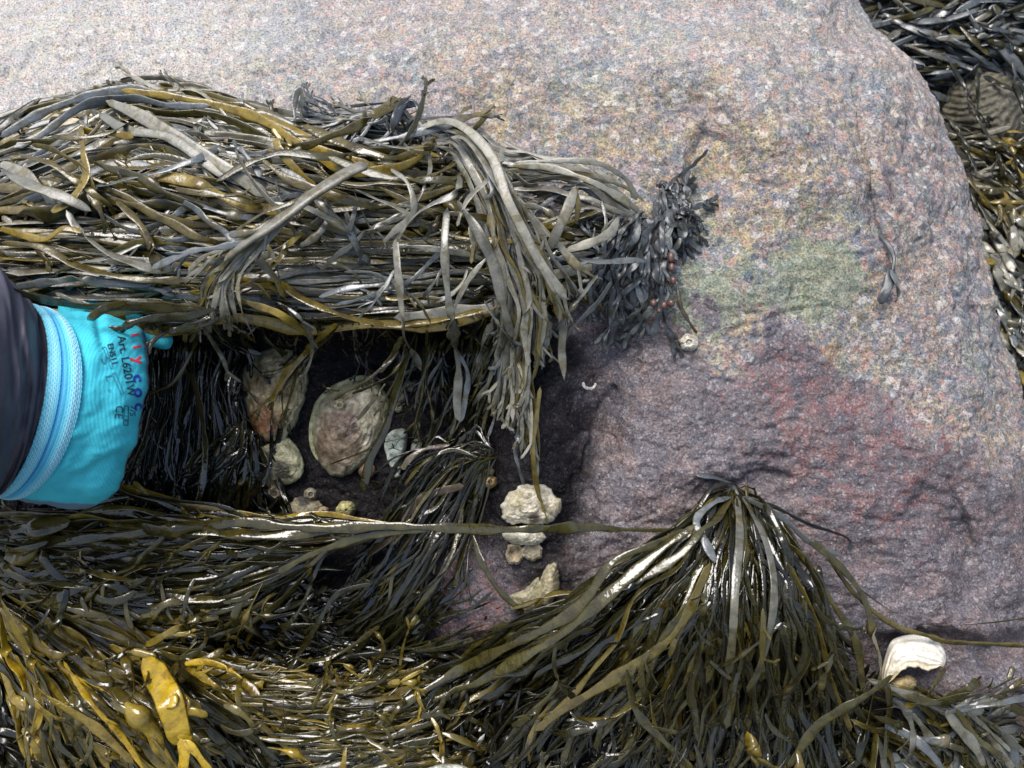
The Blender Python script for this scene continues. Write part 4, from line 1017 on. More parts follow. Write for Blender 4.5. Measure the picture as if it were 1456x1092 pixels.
tangle('background_seaweed', 'pale seaweed carpet on the rock behind the boulder', [
    (1180, 1600, -60, 70, 10, (.01, .04), 260, (6, 13), {'slate': 4, 'blue': 3, 'grey': 3, 'moss': 2}, (60, 150)),
    (1240, 1600, 60, 125, 8, (.01, .03), 90, (6, 12), {'slate': 3, 'blue': 4, 'dark': 3}, (60, 140)),
    (1330, 1600, 185, 290, 30, (.01, .05), 170, (6, 12), {'ochre': 2, 'olive': 4, 'pale': 3, 'moss': 2, 'dark': 2}, (50, 120)),
    (1350, 1640, 280, 460, 60, (.01, .06), 300, (7, 13), {'pale': 5, 'grey': 4, 'slate': 3, 'olive': 2, 'ochre': .6}, (40, 100)),
    (1370, 1660, 420, 700, 75, (.01, .06), 330, (8, 15), {'pale': 5, 'grey': 4, 'slate': 2, 'ochre': 1.5, 'olive': 1}, (35, 85)),
    (1300, 1500, 80, 230, 60, (.05, .08), 26, (5, 9), {'dark': 3, 'moss': 1}, (50, 90)),
    (1400, 1700, 650, 1100, 60, (.01, .06), 260, (8, 15), {'pale': 3, 'grey': 4, 'moss': 3}, (40, 100)),
], surf=HB, seed=78)

# ---------------------------------------------------------------- shells and barnacles
def shell(name, label, cat, outline, off, h, col, rim=None, ridges=9, rough=.55, seed=1, group=None, cx=None, cy=None, tilt=(0, 0), patch=None, power=.55, surf=H, rag=.02, cup=0.0, parent=None, ra=1.0, mat=None):
    r = np.random.default_rng(seed)
    o = catmull(np.array(list(outline) + [outline[0]], float), 97)[:-1]
    m = len(o)
    th = np.arange(m) / m * 2 * math.pi
    c = np.array([cx if cx is not None else o[:, 0].mean(), cy if cy is not None else o[:, 1].mean()])
    size = np.abs(o - c).max()
    wob = 1 + rag * (vnoise(th * 4, th * 0 + seed, seed) + .7 * vnoise(th * 11, th * 0, seed + 3))
    wob[-6:] = wob[-6:] * np.linspace(1, 0, 6) + wob[0] * np.linspace(0, 1, 6)
    nr = 40
    rr = np.concatenate([np.linspace(0.01, 1, nr), [1.0, .97]])
    X = c[0] + (o[None, :, 0] - c[0]) * rr[:, None] * wob; Y = c[1] + (o[None, :, 1] - c[1]) * rr[:, None] * wob
    f = rr[:, None] + .16 * fbm(X / 20, Y / 14, seed + 5, 3)
    prof = np.clip(1 - rr ** 2, 0, 1)[:, None] ** power
    if cup: prof = prof - cup * np.clip(1 - (rr / .75) ** 2, 0, 1)[:, None] ** 1.0
    saw = ((f * ridges) % 1.0) ** 1.5
    base = float(surf(c[0], c[1])) + off
    Z = base + h * prof + (.0010 * ra * saw * S(rr[:, None] * 3) * np.clip(.6 + .9 * fbm(X / 18, Y / 18, seed + 15, 2), 0, 1.4) + .0030 * fbm(X / 11, Y / 11, seed + 7, 4, .55)) * min(1, size / 55)
    Z = Z + tilt[0] * (X - c[0]) * PX + tilt[1] * (Y - c[1]) * PX
    Z[-2] -= .0035; Z[-1] -= .02
    V = P(X, Y, Z)
    C = np.ones((len(rr), m, 4)); cc = np.array(col)[None, None] * (1 + .25 * fbm(X / 22, Y / 22, seed + 9, 3))[..., None]
    cc = cc * (1 - .25 * (saw > .88)[..., None])
    if rim is not None:
        e = S((rr[:, None] - .8) / .15)[..., None] * np.ones_like(cc); cc = cc * (1 - e) + np.array(rim) * e
    if patch is not None:
        for (ax, ay, sx, pc) in patch:
            g = S(G(X, Y, ax, ay, sx, sx) * 1.6 + .5 * fbm(X / 10, Y / 10, seed + 11, 3) - .2)[..., None]; cc = cc * (1 - g) + np.array(pc) * g
    C[..., :3] = np.clip(cc, .004, .9); C[..., 3] = rough
    V = np.vstack([V.reshape(-1, 3)]); 
    ob = mesh_np(name, V, grid_faces(len(rr), m, True), mat or M_SHELL, parent, base=None if parent else P(c[0], c[1], base), col=C.reshape(-1, 4))
    if parent is None: tag(ob, label, cat, group)
    return ob

def ell(cx, cy, a, b, rot=0, n=14, seed=0, j=.06):
    r = random.Random(seed); out = []
    for i in range(n):
        t = i / n * 2 * math.pi; k = 1 + r.uniform(-j, j)
        x = a * math.cos(t) * k; y = b * math.sin(t) * k
        out.append((cx + x * math.cos(rot) - y * math.sin(rot), cy + x * math.sin(rot) + y * math.cos(rot)))
    return out

OY = "shell"
shell('oyster', 'long brown mottled oyster standing upright in the hollow, nearest the glove', OY,
      [(372, 498), (400, 488), (425, 505), (437, 535), (432, 575), (418, 605), (400, 628), (375, 628), (355, 605), (345, 570), (345, 535), (356, 512)], .004, .020,
      (0.40, 0.34, 0.20), (0.46, 0.45, 0.30), 7, seed=3, rough=.35, ra=1.8, patch=[(375, 600, 22, (0.24, 0.13, 0.07)), (400, 560, 18, (0.30, 0.24, 0.13)), (372, 540, 14, (.22, .17, .09))], power=.5, rag=.04)
shell('oyster', 'round flat olive-green oyster directly beneath the long brown one', OY,
      [(368, 636), (385, 630), (408, 622), (425, 640), (432, 662), (424, 682), (400, 692), (375, 690), (366, 665)], .006, .010,
      (0.34, 0.33, 0.21), (0.42, 0.43, 0.28), 6, seed=4, rough=.35, ra=1.8, patch=[(402, 668, 9, (.09, .085, .06)), (380, 650, 8, (.13, .12, .07))], power=.6)
big = shell('oyster', 'largest oyster, grey oval with a pale green lip and a barnacle on it', OY,
      [(515, 540), (540, 545), (553, 568), (552, 600), (538, 632), (515, 660), (488, 678), (462, 668), (447, 640), (441, 608), (446, 582), (462, 560), (488, 544)], .006, .024,
      (0.34, 0.315, 0.24), (0.34, 0.36, 0.25), 8, seed=5, rough=.32, ra=1.8, patch=[(478, 632, 30, (0.16, 0.12, 0.08)), (530, 600, 14, (.30, .28, .2)), (490, 600, 14, (.14, .10, .08))], power=.5, rag=.03)
shell('lip', None, None,
      [(515, 536), (530, 540), (536, 548), (515, 549), (490, 556), (468, 572), (454, 592), (448, 615), (447, 640), (441, 630), (439, 605), (444, 582), (459, 560), (486, 543)], .012, .006,
      (0.40, 0.42, 0.24), None, 4, seed=6, cx=463, cy=574, parent=None) if False else None
def lip():
    pth = [(536, 545), (520, 538), (495, 543), (470, 556), (452, 578), (444, 605), (444, 632), (452, 655)]
    q = catmull(np.array([(a, b, 0) for a, b in pth], float), 40)
    z = H(q[:, 0], q[:, 1]) * 0 + float(H(497, 610)) + .012
    pts = P(q[:, 0], q[:, 1], z)
    st = Strips(); strip(st, pts, 13 * PX, (.42, .43, .24), .5, t=.3, N0=(0.25, -.2, 1), roll=0.0, und=.12, rootw=.5, tipw=.35, K=10)
    w = big.location
    big["_b"] = [float(x) for x in w]
    o = st.build('shell_lip', big, mat=M_SHELL); o["label"] = "pale yellow-green raised shell edge"
lip(); del big["_b"]
shell('oyster', 'narrow blue-grey broken shell half hidden to the right of the largest oyster', OY,
      [(548, 620), (560, 611), (578, 612), (578, 635), (572, 660), (566, 682), (556, 665), (547, 640)], .008, .008, (0.27, 0.32, 0.30), (0.42, 0.47, 0.45), 9, rough=.3, seed=8, cx=572, cy=622)
shell('oyster', 'little translucent shell flake beside the narrow blue-grey shell', OY, ell(592, 636, 7, 13, .2, 9, 2, .12), .006, .004, (.25, .27, .25), None, 4, seed=9)
shell('oyster', 'bumpy brown shell knob at the foot of the largest oyster', OY, ell(522, 668, 13, 12, .3, 10, 3, .1), .008, .010, (.24, .17, .10), None, 3, seed=10, group=None)
shell('oyster', 'small grey oyster lump with barnacles grown around it, just above the level strap', OY, ell(437, 726, 24, 20, .2, 12, 4, .14), .008, .012, (.27, .245, .17), (.33, .31, .22), 5, seed=11, rag=.06, patch=[(433, 712, 8, (.05, .045, .04))])
# crust of pale oysters in the middle
shell('oyster', 'topmost cream oyster of the crust above the level strap', OY, [(722, 700), (745, 690), (775, 688), (790, 705), (795, 722), (785, 742), (750, 745), (722, 742), (712, 722)], .006, .014,
      (.40, .37, .29), (.50, .48, .40), 5, seed=12, rag=.06, ra=1.7, mat=M_CREAM, rough=.33, patch=[(760, 738, 6, (.07, .05, .04)), (735, 710, 8, (.3, .27, .17))], power=.45)
shell('oyster', 'small rounded cream oyster sticking out at the side of the crust', OY, ell(785, 722, 13, 16, .5, 10, 5, .1), .014, .008, (.40, .36, .27), None, 4, seed=13, rag=.05, ra=1.7, mat=M_CREAM, rough=.33)
shell('oyster', 'ridged cream oyster peeping out just below the level strap', OY, ell(745, 762, 30, 14, .08, 14, 6, .07), .01, .012, (.40, .38, .30), (.54, .52, .44), 5, seed=14, rag=.05, ra=1.7, mat=M_CREAM, rough=.33)
shell('oyster', 'first of the two small hollow oysters under the ridged cream one, the rounder', OY, ell(733, 787, 14, 17, .2, 12, 7, .08), .006, .010, (.30, .25, .17), (.40, .36, .27), 4, seed=15, rag=.07, ra=1.6, cup=1.0)
shell('oyster', 'flatter of the two small hollow oysters under the ridged cream one', OY, ell(757, 784, 15, 14, .1, 12, 8, .08), .006, .009, (.28, .25, .18), (.44, .41, .33), 4, seed=16, rag=.07, ra=1.6, cup=.9)
shell('oyster', 'tall cream oyster spike standing above the big fan of wrack', OY, [(776, 805), (790, 800), (795, 820), (794, 842), (780, 860), (766, 852), (768, 828)], .008, .014, (.35, .31, .20), (.44, .41, .30), 5, seed=17, rag=.05, ra=1.7, mat=M_CREAM, rough=.33)
shell('oyster', 'dull cream shell wing spreading below the tall cream spike', OY, [(722, 848), (745, 838), (765, 822), (775, 840), (768, 862), (745, 872), (728, 866)], .006, .009, (.27, .25, .16), (.36, .34, .24), 5, seed=18, rag=.05, ra=1.7, mat=M_CREAM, rough=.33)
shell('oyster', 'shaded grey oyster under the shell wing, half covered by wrack', OY, ell(782, 880, 24, 20, .3, 12, 9, .1), .004, .012, (.20, .185, .14), None, 5, seed=19)
shell('oyster', 'ghostly grey-green oyster on the red patch beside the yellow-tinged wrack', OY, ell(585, 885, 20, 15, .6, 12, 10, .08), .012, .010, (.26, .27, .21), (.45, .47, .4), 5, seed=20)
shell('oyster', 'dim round shell in the shade under the level strap', OY, ell(425, 815, 24, 18, .2, 12, 11, .1), .006, .01, (.17, .165, .14), None, 5, seed=21)
shell('oyster', 'pale tip of a shell poking out at the bottom edge of the picture', OY, ell(640, 1112, 46, 26, .05, 14, 12, .04), .085, .012, (.45, .47, .43), None, 7, seed=22)
# the big broken white shell
def white_shell():
    outer = [(1254, 975), (1253, 955), (1258, 935), (1266, 913), (1280, 905), (1305, 902), (1328, 908), (1342, 922), (1345, 938), (1342, 948)]
    inner = [(1262, 972), (1270, 966), (1280, 956), (1290, 950), (1300, 949), (1312, 951), (1320, 955), (1328, 950), (1335, 948), (1343, 949)]
    n, m = 70, 26
    a = catmull(np.array([(x, y, 0) for x, y in outer], float), n)[:, :2]; b = catmull(np.array([(x, y, 0) for x, y in inner], float), n)[:, :2]
    b = b + np.stack([1.8 * vnoise(np.arange(n) / 3.0, np.zeros(n), 61), 1.2 * vnoise(np.arange(n) / 3.5, np.zeros(n), 62)], -1)
    t = np.linspace(0, 1, m)
    X = a[None, :, 0] * (1 - t[:, None]) + b[None, :, 0] * t[:, None]; Y = a[None, :, 1] * (1 - t[:, None]) + b[None, :, 1] * t[:, None]
    base = float(H(1300, 885)) - .002
    end = np.sin(np.linspace(0, math.pi, n)) ** .4
    prof = .020 * np.sin(np.clip(t * 1.1, 0, 1) * math.pi / 2) ** .6
    Z = base + prof[:, None] * (.4 + .6 * end) + .0008 * np.sin(t[:, None] * 34 + 2 * fbm(X / 30, Y / 30, 63, 2)) + .0014 * fbm(X / 9, Y / 9, 64, 3)
    top = P(X, Y, Z); bot = P(X, Y, Z - .0035)
    V = np.vstack([top.reshape(-1, 3), bot.reshape(-1, 3)])
    F = grid_faces(m, n); k = m * n
    F = np.vstack([F, F[:, ::-1] + k])
    border = np.concatenate([np.arange(n), np.arange(1, m) * n + n - 1, (m - 1) * n + np.arange(n - 2, -1, -1), np.arange(m - 2, 0, -1) * n])
    b1 = np.roll(border, -1)
    F = np.vstack([F, np.stack([border, border + k, b1 + k, b1], -1)])
    C = np.ones((2, m, n, 4)); col = np.array((.72, .71, .65))[None, None] * (1 + .1 * np.sin(t[:, None] * 26 + 2 * fbm(X / 20, Y / 20, 65, 2)))[..., None]
    e = (S((t[:, None] - .62) / .3) * np.ones_like(X) * (.6 + .4 * fbm(X / 8, Y / 8, 66, 2)))[..., None]
    col = col * (1 - e) + np.array((.50, .42, .22)) * e
    lf = S((1275 - X) / 25)[..., None]; col = col * (1 - .6 * lf) + np.array((.55, .46, .27)) * .6 * lf
    C[..., :3] = col[None]; C[..., 3] = .4
    root = empty('oyster', P(1298, 930, base)); tag(root, 'bright white broken shell, curved like a C, lying in the corner', 'shell')
    mesh_np('shell_valve', V, F, M_PEARL, root, col=C.reshape(-1, 4))
    o = shell('shell_stub', None, None, ell(1283, 974, 22, 12, -.3, 12, 13, .12), .02, .012, (.36, .29, .16), None, 4, seed=23, parent=root, rag=.08)
    o["label"] = "tan crumbling hinge end"
white_shell()

def barnacle(label, cx, cy, r, h, off, col, seed=0, group="barnacles and small round shells on the dark rock", name='barnacle', hole=.38, cat='barnacle'):
    m = 48; th = np.arange(m) / m * 2 * math.pi
    rr = np.array([1.06, 1.0, .86, .7, .55, hole + .06, hole, hole * .9, hole * .75, hole * .45, .02]); zz = np.array([-.25, 0, .42, .72, .92, 1.02, .96, .7, .55, .72, .78])
    pl = 1 + .10 * np.abs(np.sin(3 * th + seed)) + .07 * vnoise(th * 3, th * 0 + seed, seed)
    pl[-5:] = pl[-5:] * np.linspace(1, 0, 5) + pl[0] * np.linspace(0, 1, 5)
    X = cx + r * rr[:, None] * np.cos(th) * pl; Y = cy + r * rr[:, None] * np.sin(th) * pl * .94
    base = float(H(cx, cy)) + off
    Z = base + h * zz[:, None] + h * .07 * np.sin(14 * th + seed)[None] * (rr[:, None] > hole)
    C = np.ones((len(rr), m, 4)); cc = np.ones((len(rr), m, 3)) * np.array(col); gap = (np.abs(np.sin(3 * th + seed)) < .12)
    cc[2:6, gap] *= .45; cc[7:8] *= .35; cc[9:] *= .7
    C[..., :3] = cc; C[..., 3] = .5
    o = mesh_np(name, P(X, Y, Z).reshape(-1, 3), grid_faces(len(rr), m, True), M_SHELL, base=P(cx, cy, base), col=C.reshape(-1, 4))
    tag(o, label, cat, group)
cream = (.45, .41, .29)
barnacle('lone white barnacle on the boulder at the end of the thin brown stalk', 980, 487, 12, .007, .001, (.66, .62, .54), 1, None)
barnacle('barnacle riding on the face of the largest oyster', 483, 576, 8.5, .006, .026, cream, 2)
barnacle('pinkish barnacle touching the top of the largest oyster', 529, 534, 7, .007, .006, (.36, .24, .17), 3)
barnacle('grey barnacle highest beside the dangling strands, right of the largest oyster', 585, 548, 9, .007, .004, (.36, .34, .27), 4)
barnacle('crusty pair-topped barnacle between the grey one and the tiny one below it', 569, 563, 9, .007, .005, (.4, .35, .24), 5)
barnacle('tiny cream barnacle below the crusty one right of the largest oyster', 567, 580, 6, .004, .005, cream, 6)
barnacle('cream barnacle stuck under the round flat oyster', 390, 702, 11, .009, .008, (.5, .42, .27), 7)
barnacle('yellow-green round snail shell alone on the dark rock', 492, 725, 13, .012, .004, (.42, .40, .20), 8, None, 'snail', .12, 'snail')
barnacle('barnacle on the upper side of the small grey oyster lump', 442, 703, 9, .008, .012, (.3, .28, .22), 9)
barnacle('pinkish barnacle at the right side of the small grey oyster lump', 459, 728, 8, .008, .012, (.38, .3, .22), 10)
barnacle('barnacle just under the level strap near the bladders', 392, 777, 7, .005, .01, cream, 11)
barnacle('minute barnacle between the level strap and the dim round shell', 438, 791, 5, .004, .01, cream, 12)
barnacle('faint barnacle left of the cream one, behind black strands', 336, 730, 8, .006, .004, (.28, .28, .27), 13)
barnacle('brown barnacle top of the three under the knot of the dark narrow-bladed tuft', 686, 660, 8, .008, .012, (.48, .34, .17), 14)
barnacle('brown barnacle middle of the three under the knot of the dark narrow-bladed tuft', 695, 671, 7, .008, .012, (.45, .33, .18), 15)
barnacle('brown barnacle lowest of the three under the knot of the dark narrow-bladed tuft', 697, 685, 9, .008, .012, (.48, .35, .17), 16)
barnacle('cream barnacle beside the oyster crust, under thin blades', 668, 725, 8, .008, .006, (.46, .41, .3), 17)
barnacle('grey barnacle below the dim round shell among dark blades', 468, 846, 8, .006, .01, (.3, .28, .24), 18)
barnacle('blurred barnacle on the red patch edge above the big fan', 667, 913, 8, .006, .006, (.25, .2, .15), 19)
def worm_tube():
    a = np.linspace(-.4, 3.5, 22)
    q = np.stack([838 + 8 * np.cos(a), 548 + 6 * np.sin(a) * (1), a * 0 + .004], -1)
    q = np.stack([838 + 8.5 * np.cos(a + .1), 546 + 6.5 * np.sin(a + .1), a * 0 + .003], -1)
    st = Strips(); pts = pxpath(q); strip(st, pts, 4.2 * PX, (.75, .73, .68), .5, t=.9, roll=0, und=.05, rootw=.8)
    o = st.build('worm_tube', mat=M_SHELL, base=pts[0]); tag(o, 'tiny white curved worm tube on the purple rock', 'worm tube')
worm_tube()
# bladders with a look of their own
def bladder_ball(parent_label, x, y, off, a, b, col, rot=0):
    pass
def receptacles():
    root = empty('bladder_wrack', P(952, 360, float(H(952, 360)) + .02)); tag(root, 'dark stalk carrying pink-brown round bladders below the curly clump', 'seaweed')
    st = Strips()
    blade(st, [(948, 350, .02), (942, 390, .025), (940, 430, .02), (928, 480, .012)], 8, PAL['blue'], .4, nb=3, ruffle=.3, t=.1, bl=(15, 30)); st.build('frond', root)
    for (x, y, a, b) in [(954, 366, 6, 9), (955, 380, 5, 7), (957, 399, 5.5, 7), (929, 431, 6, 6.5), (944, 434, 5.5, 6.5), (954, 431, 7, 7), (937, 442, 3.5, 4)]:
        u = np.linspace(0, math.pi, 12); v = np.linspace(0, 2 * math.pi, 18, endpoint=False)
        z0 = float(H(x, y)) + .028
        ctr = P(x, y, z0)
        V = np.stack([a * .8 * PX * np.sin(u)[:, None] * np.cos(v), b * .85 * PX * np.cos(u)[:, None] + 0 * v, a * PX * np.sin(u)[:, None] * np.sin(v)], -1) + ctr
        C = np.ones((12, 18, 4)); C[..., :3] = (.10, .052, .044); C[..., 3] = .4
        mesh_np('bladder', V.reshape(-1, 3), grid_faces(12, 18, True), M_WEED, root, col=C.reshape(-1, 4))
receptacles()

def ribbed_rock():
    X, Y = np.meshgrid(np.arange(1340, 1475, 2.0), np.arange(92, 205, 1.6))
    d = np.hypot((X - 1415) / 75, (Y - 148) / 62)
    ring = np.hypot((X - 1370) / 1.1, (Y - 60) / 1.0) + 4 * fbm(X / 20, Y / 20, 71, 2)
    ring2 = np.hypot((X - 1500), (Y - 210)) + 4 * fbm(X / 20, Y / 20, 72, 2)
    rg = np.where(X < 1420, np.abs(np.sin(ring / 3.1)), np.abs(np.sin(ring2 / 3.1)))
    Z = HB(X, Y) + .05 * np.clip(1 - d ** 2, -.8, 1) + .003 * rg + .003 * fbm(X / 12, Y / 12, 73, 3)
    nr, nc = X.shape; C = np.ones((nr, nc, 4)); C[..., :3] = (np.array((.075, .07, .052))[None, None] + rg[..., None] * np.array((.05, .045, .033))); C[..., 3] = .6
    o = mesh_np('ribbed_shell', P(X, Y, Z).reshape(-1, 3), grid_faces(nr, nc), M_SHELL, base=P(1415, 148, -.35), col=C.reshape(-1, 4))
    tag(o, 'out-of-focus dark shell with curved ribs on the rock behind the boulder', 'shell')
ribbed_rock()

# ---------------------------------------------------------------- the person's arm: sleeve, glove, cuff
def glove_material():
    m, nt, b = new_mat("turquoise knit glove"); L = nt.links.new
    at = nd(nt, "ShaderNodeAttribute", attribute_name="Col"); pos = world_pos(nt)
    wv = nd(nt, "ShaderNodeTexWave"); wv.bands_direction = 'X'; wv.inputs["Scale"].default_value = 150; wv.inputs["Distortion"].default_value = 1.5; wv.inputs["Detail"].default_value = 2
    L(pos, wv.inputs["Vector"])
    n = noise(nt, pos, 40, 3)
    r = ramp(nt, [(0.3, (0.86, 0.90, 0.92)), (0.7, (1.08, 1.05, 1.03))]); L(n.outputs[0], r.inputs[0])
    c = mix(nt, 1.0, at.outputs["Color"], r.outputs[0], 'MULTIPLY')
    r2 = ramp(nt, [(0.2, (0.94, 0.965, 0.97)), (0.7, (1.02, 1.01, 1.01))]); L(wv.outputs[0], r2.inputs[0])
    c = mix(nt, 1.0, c, r2.outputs[0], 'MULTIPLY')
    L(c, b.inputs["Base Color"]); b.inputs["Roughness"].default_value = .75
    b.inputs["Specular IOR Level"].default_value = .25
    n2 = noise(nt, pos, 900, 2)
    bp = nd(nt, "ShaderNodeBump"); bp.inputs["Strength"].default_value = .3; bp.inputs["Distance"].default_value = .0004; L(wv.outputs[0], bp.inputs["Height"])
    bp2 = nd(nt, "ShaderNodeBump"); bp2.inputs["Strength"].default_value = .4; bp2.inputs["Distance"].default_value = .0005; L(n2.outputs[0], bp2.inputs["Height"]); L(bp.outputs[0], bp2.inputs["Normal"])
    L(bp2.outputs[0], b.inputs["Normal"])
    return m
M_GLOVE = glove_material()
M_SLEEVE = simple_mat("dark jacket fabric", (0.042, 0.040, 0.054), (0.066, 0.062, 0.082), 26, 0.55, 0.5, 0.0012)
def ring(top, bot, bx, bw, m=72, scale=1.0, back=1.0):
    """loop through the upper and lower silhouette points, bulging towards the lens"""
    t = np.array(top, float); b = np.array(bot, float)
    T = P(t[0], t[1], t[2]); B = P(b[0], b[1], b[2]); mid = (T + B) / 2; hv = (T - B) / 2 * scale
    f = P((t[0] + b[0]) / 2 + bx, (t[1] + b[1]) / 2, (t[2] + b[2]) / 2 + bw) - P((t[0] + b[0]) / 2, (t[1] + b[1]) / 2, (t[2] + b[2]) / 2)
    a = np.linspace(0, 2 * math.pi, m, endpoint=False)
    s = np.sin(a); s = np.where(s < 0, s * back, s)
    return mid + np.cos(a)[:, None] * hv + s[:, None] * f * scale

def build_arm():
    person = empty('person', P(20, 580, .08)); tag(person, 'gloved hand and forearm reaching in and holding the seaweed heap up', 'person')
    secs = [((38, 436, .105), (-8, 703, .100), 52, .055), ((44, 438, .103), (0, 705, .098), 64, .056), ((56, 441, .10), (14, 708, .096), 75, .056), ((80, 443, .094), (38, 713, .09), 80, .055),
            ((110, 443, .086), (70, 719, .084), 76, .053), ((140, 447, .078), (98, 725, .076), 66, .05), ((168, 455, .068), (124, 722, .066), 55, .046),
            ((190, 464, .056), (150, 700, .052), 34, .042), ((202, 474, .040), (168, 668, .034), 18, .036), ((205, 486, .022), (180, 635, .014), 8, .03), ((200, 505, .004), (182, 605, -.004), 2, .02)]
    R = np.array([ring(a, b, c, d) for a, b, c, d in secs])
    # resample along the arm
    idx = np.linspace(0, len(secs) - 1, 60); lo = np.floor(idx).astype(int).clip(0, len(secs) - 2); f = (idx - lo)[:, None, None]
    tt = f
    p0 = R[np.clip(lo - 1, 0, None)]; p1 = R[lo]; p2 = R[lo + 1]; p3 = R[np.clip(lo + 2, None, len(secs) - 1)]
    Rs = .5 * (2 * p1 + (p2 - p0) * tt + (2 * p0 - 5 * p1 + 4 * p2 - p3) * tt ** 2 + (3 * p1 - p0 - 3 * p2 + p3) * tt ** 3)
    nr, m = Rs.shape[:2]
    V = Rs.reshape(-1, 3); F = [tuple(x) for x in grid_faces(nr, m, True)]
    bm = bmesh.new()
    vs = [bm.verts.new(v) for v in V]
    for f4 in F: bm.faces.new([vs[i] for i in f4])
    bm.faces.new([vs[(nr - 1) * m + i] for i in range(m)]); bm.faces.new([vs[i] for i in range(m - 1, -1, -1)])
    def finger(path, rad):
        q = catmull(np.array([(a, b, c) for a, b, c in path], float), 22); pts = P(q[:, 0], q[:, 1], q[:, 2])
        T = np.gradient(pts, axis=0); T /= np.linalg.norm(T, axis=1, keepdims=True)
        n0 = np.array([0, 0, 1.0]); prev = None
        for i, p in enumerate(pts):
            u = i / 21; rr_ = rad * (1.08 - .28 * u) * math.sqrt(max(1 - max(0, (u - .86) / .14) ** 2, .02)) * (1 + .06 * math.cos((u - .33) * 18) * (1 - u))
            A = np.cross(T[i], n0); A /= np.linalg.norm(A) + 1e-9; Bb = np.cross(A, T[i])
            cur = [bm.verts.new(p + rr_ * (A * math.cos(k) + Bb * math.sin(k))) for k in np.linspace(0, 2 * math.pi, 14, endpoint=False)]
            if prev:
                for k in range(14): bm.faces.new([prev[k], prev[(k + 1) % 14], cur[(k + 1) % 14], cur[k]])
            else: bm.faces.new(cur[::-1])
            prev = cur
        bm.faces.new(prev)
    finger([(170, 500, .045), (198, 478, .042), (222, 480, .034), (246, 487, .026)], .0092)          # thumb tip seen beside the palm
    finger([(150, 470, .055), (165, 440, .05), (195, 415, .04), (230, 405, .028)], .0098)
    finger([(170, 475, .050), (195, 450, .044), (225, 432, .032), (262, 425, .018)], .0098)
    finger([(120, 470, .06), (130, 435, .052), (155, 405, .042), (190, 390, .03)], .0092)
    finger([(100, 470, .065), (100, 435, .055), (115, 405, .045), (140, 388, .034)], .0080)
    me = bpy.data.meshes.new('glove_raw'); bm.to_mesh(me); bm.free()
    tmp = bpy.data.objects.new('glove_raw', me); COL.objects.link(tmp)
    md = tmp.modifiers.new('r', 'REMESH'); md.mode = 'VOXEL'; md.voxel_size = .0016
    sm = tmp.modifiers.new('s', 'SMOOTH'); sm.factor = .5; sm.iterations = 8
    dg = bpy.context.evaluated_depsgraph_get(); ev = bpy.data.meshes.new_from_object(tmp.evaluated_get(dg))
    bpy.data.objects.remove(tmp)
    n = len(ev.vertices); co = np.empty(n * 3, np.float32); ev.vertices.foreach_get('co', co); co = co.reshape(-1, 3).astype(float)
    no = np.empty(n * 3, np.float32); ev.vertices.foreach_get('normal', no); no = no.reshape(-1, 3)
    k = (D - co[:, 2]) / D * PX; gx = co[:, 0] / k + 728; gy = -co[:, 1] / k + 546
    # folds in the loose fabric
    fold = .0016 * np.sin((gx * .8 + gy * .25) / 9 + 2 * fbm(gx / 60, gy / 60, 81, 2)) * S((gx - 60) / 60) * np.exp(-((gy - 600) / 120) ** 2) * .6
    fold = fold + .0026 * fbm(gx / 34, gy / 22, 82, 3) + .0012 * np.sin((gx * .5 + gy) / 7 + 3 * fbm(gx / 50, gy / 50, 83, 2)) * S((gy - 610) / 50) * S((gx - 90) / 40) - .004 * np.exp(-((gx - (140 + (gy - 450) * .15)) / 7) ** 2) * S((520 - gy) / 60) * S((gy - 440) / 10)
    co = co + no * fold[:, None]
    F = np.array([tuple(p.vertices) if len(p.vertices) == 4 else tuple(p.vertices) + (p.vertices[2],) for p in ev.polygons], dtype=np.int32)
    C = np.ones((n, 4)); cy = np.array((.055, .51, .60)); gr = np.array((.13, .20, .27))
    pm = S((-(no[:, 2]) - .12 + .5 * np.clip((gy - 690) / 60, 0, .5)) / .12)
    pm = np.maximum(pm, S((gy - (704 + (gx) * .10)) / 2.5) * (no[:, 2] < .75))
    C[:, :3] = cy * (1 - pm[:, None]) + gr * pm[:, None]
    g = mesh_np('glove', co, F, M_GLOVE, person, col=C); g["label"] = "turquoise knit work glove with grey coated palm"
    bpy.data.meshes.remove(ev)
    bvh = BVHTree.FromPolygons([tuple(v) for v in co], [tuple(f) for f in F.tolist()])
    # knitted cuff with real stitches
    nr2, m2 = 64, 520
    cs = [((36, 435, .106), (-11, 702, .101), 50, .0565), ((40, 436, .105), (-6, 703.5, .1), 58, .0575), ((44, 437.5, .104), (-1, 705, .099), 66, .058), ((49, 439, .103), (5, 706.5, .098), 73, .058), ((56, 441, .101), (12, 708, .097), 78, .0565)]
    Rc = np.array([ring(a, b, c, d, m2, 1.012) for a, b, c, d in cs])
    u = np.linspace(0, 1, nr2); ii = u * (len(cs) - 1); lo = np.floor(ii).astype(int).clip(0, len(cs) - 2); f = (ii - lo)[:, None, None]
    Rr = Rc[lo] * (1 - f) + Rc[lo + 1] * f
    cen = Rr.mean(1, keepdims=True); nrm = Rr - cen; nrm /= np.linalg.norm(nrm, axis=2, keepdims=True)
    a = np.arange(m2) / m2 * 2 * math.pi
    band = lambda c, w: np.exp(-((u - c) / w) ** 2)[:, None]
    st = .5 + .5 * np.cos(a[None] * 130 + np.floor(u * 16)[:, None] * math.pi); rows = .5 + .5 * np.cos(u * 16 * 2 * math.pi)[:, None]
    hgt = .0006 * st * rows + .0008 * (band(.2, .13) + band(.8, .12)) - .0012 * band(.44, .04)
    scal = .0005 * np.sin(a * 60)[None] * band(0, .08)
    Vc = Rr + nrm * (hgt + scal)[..., None]
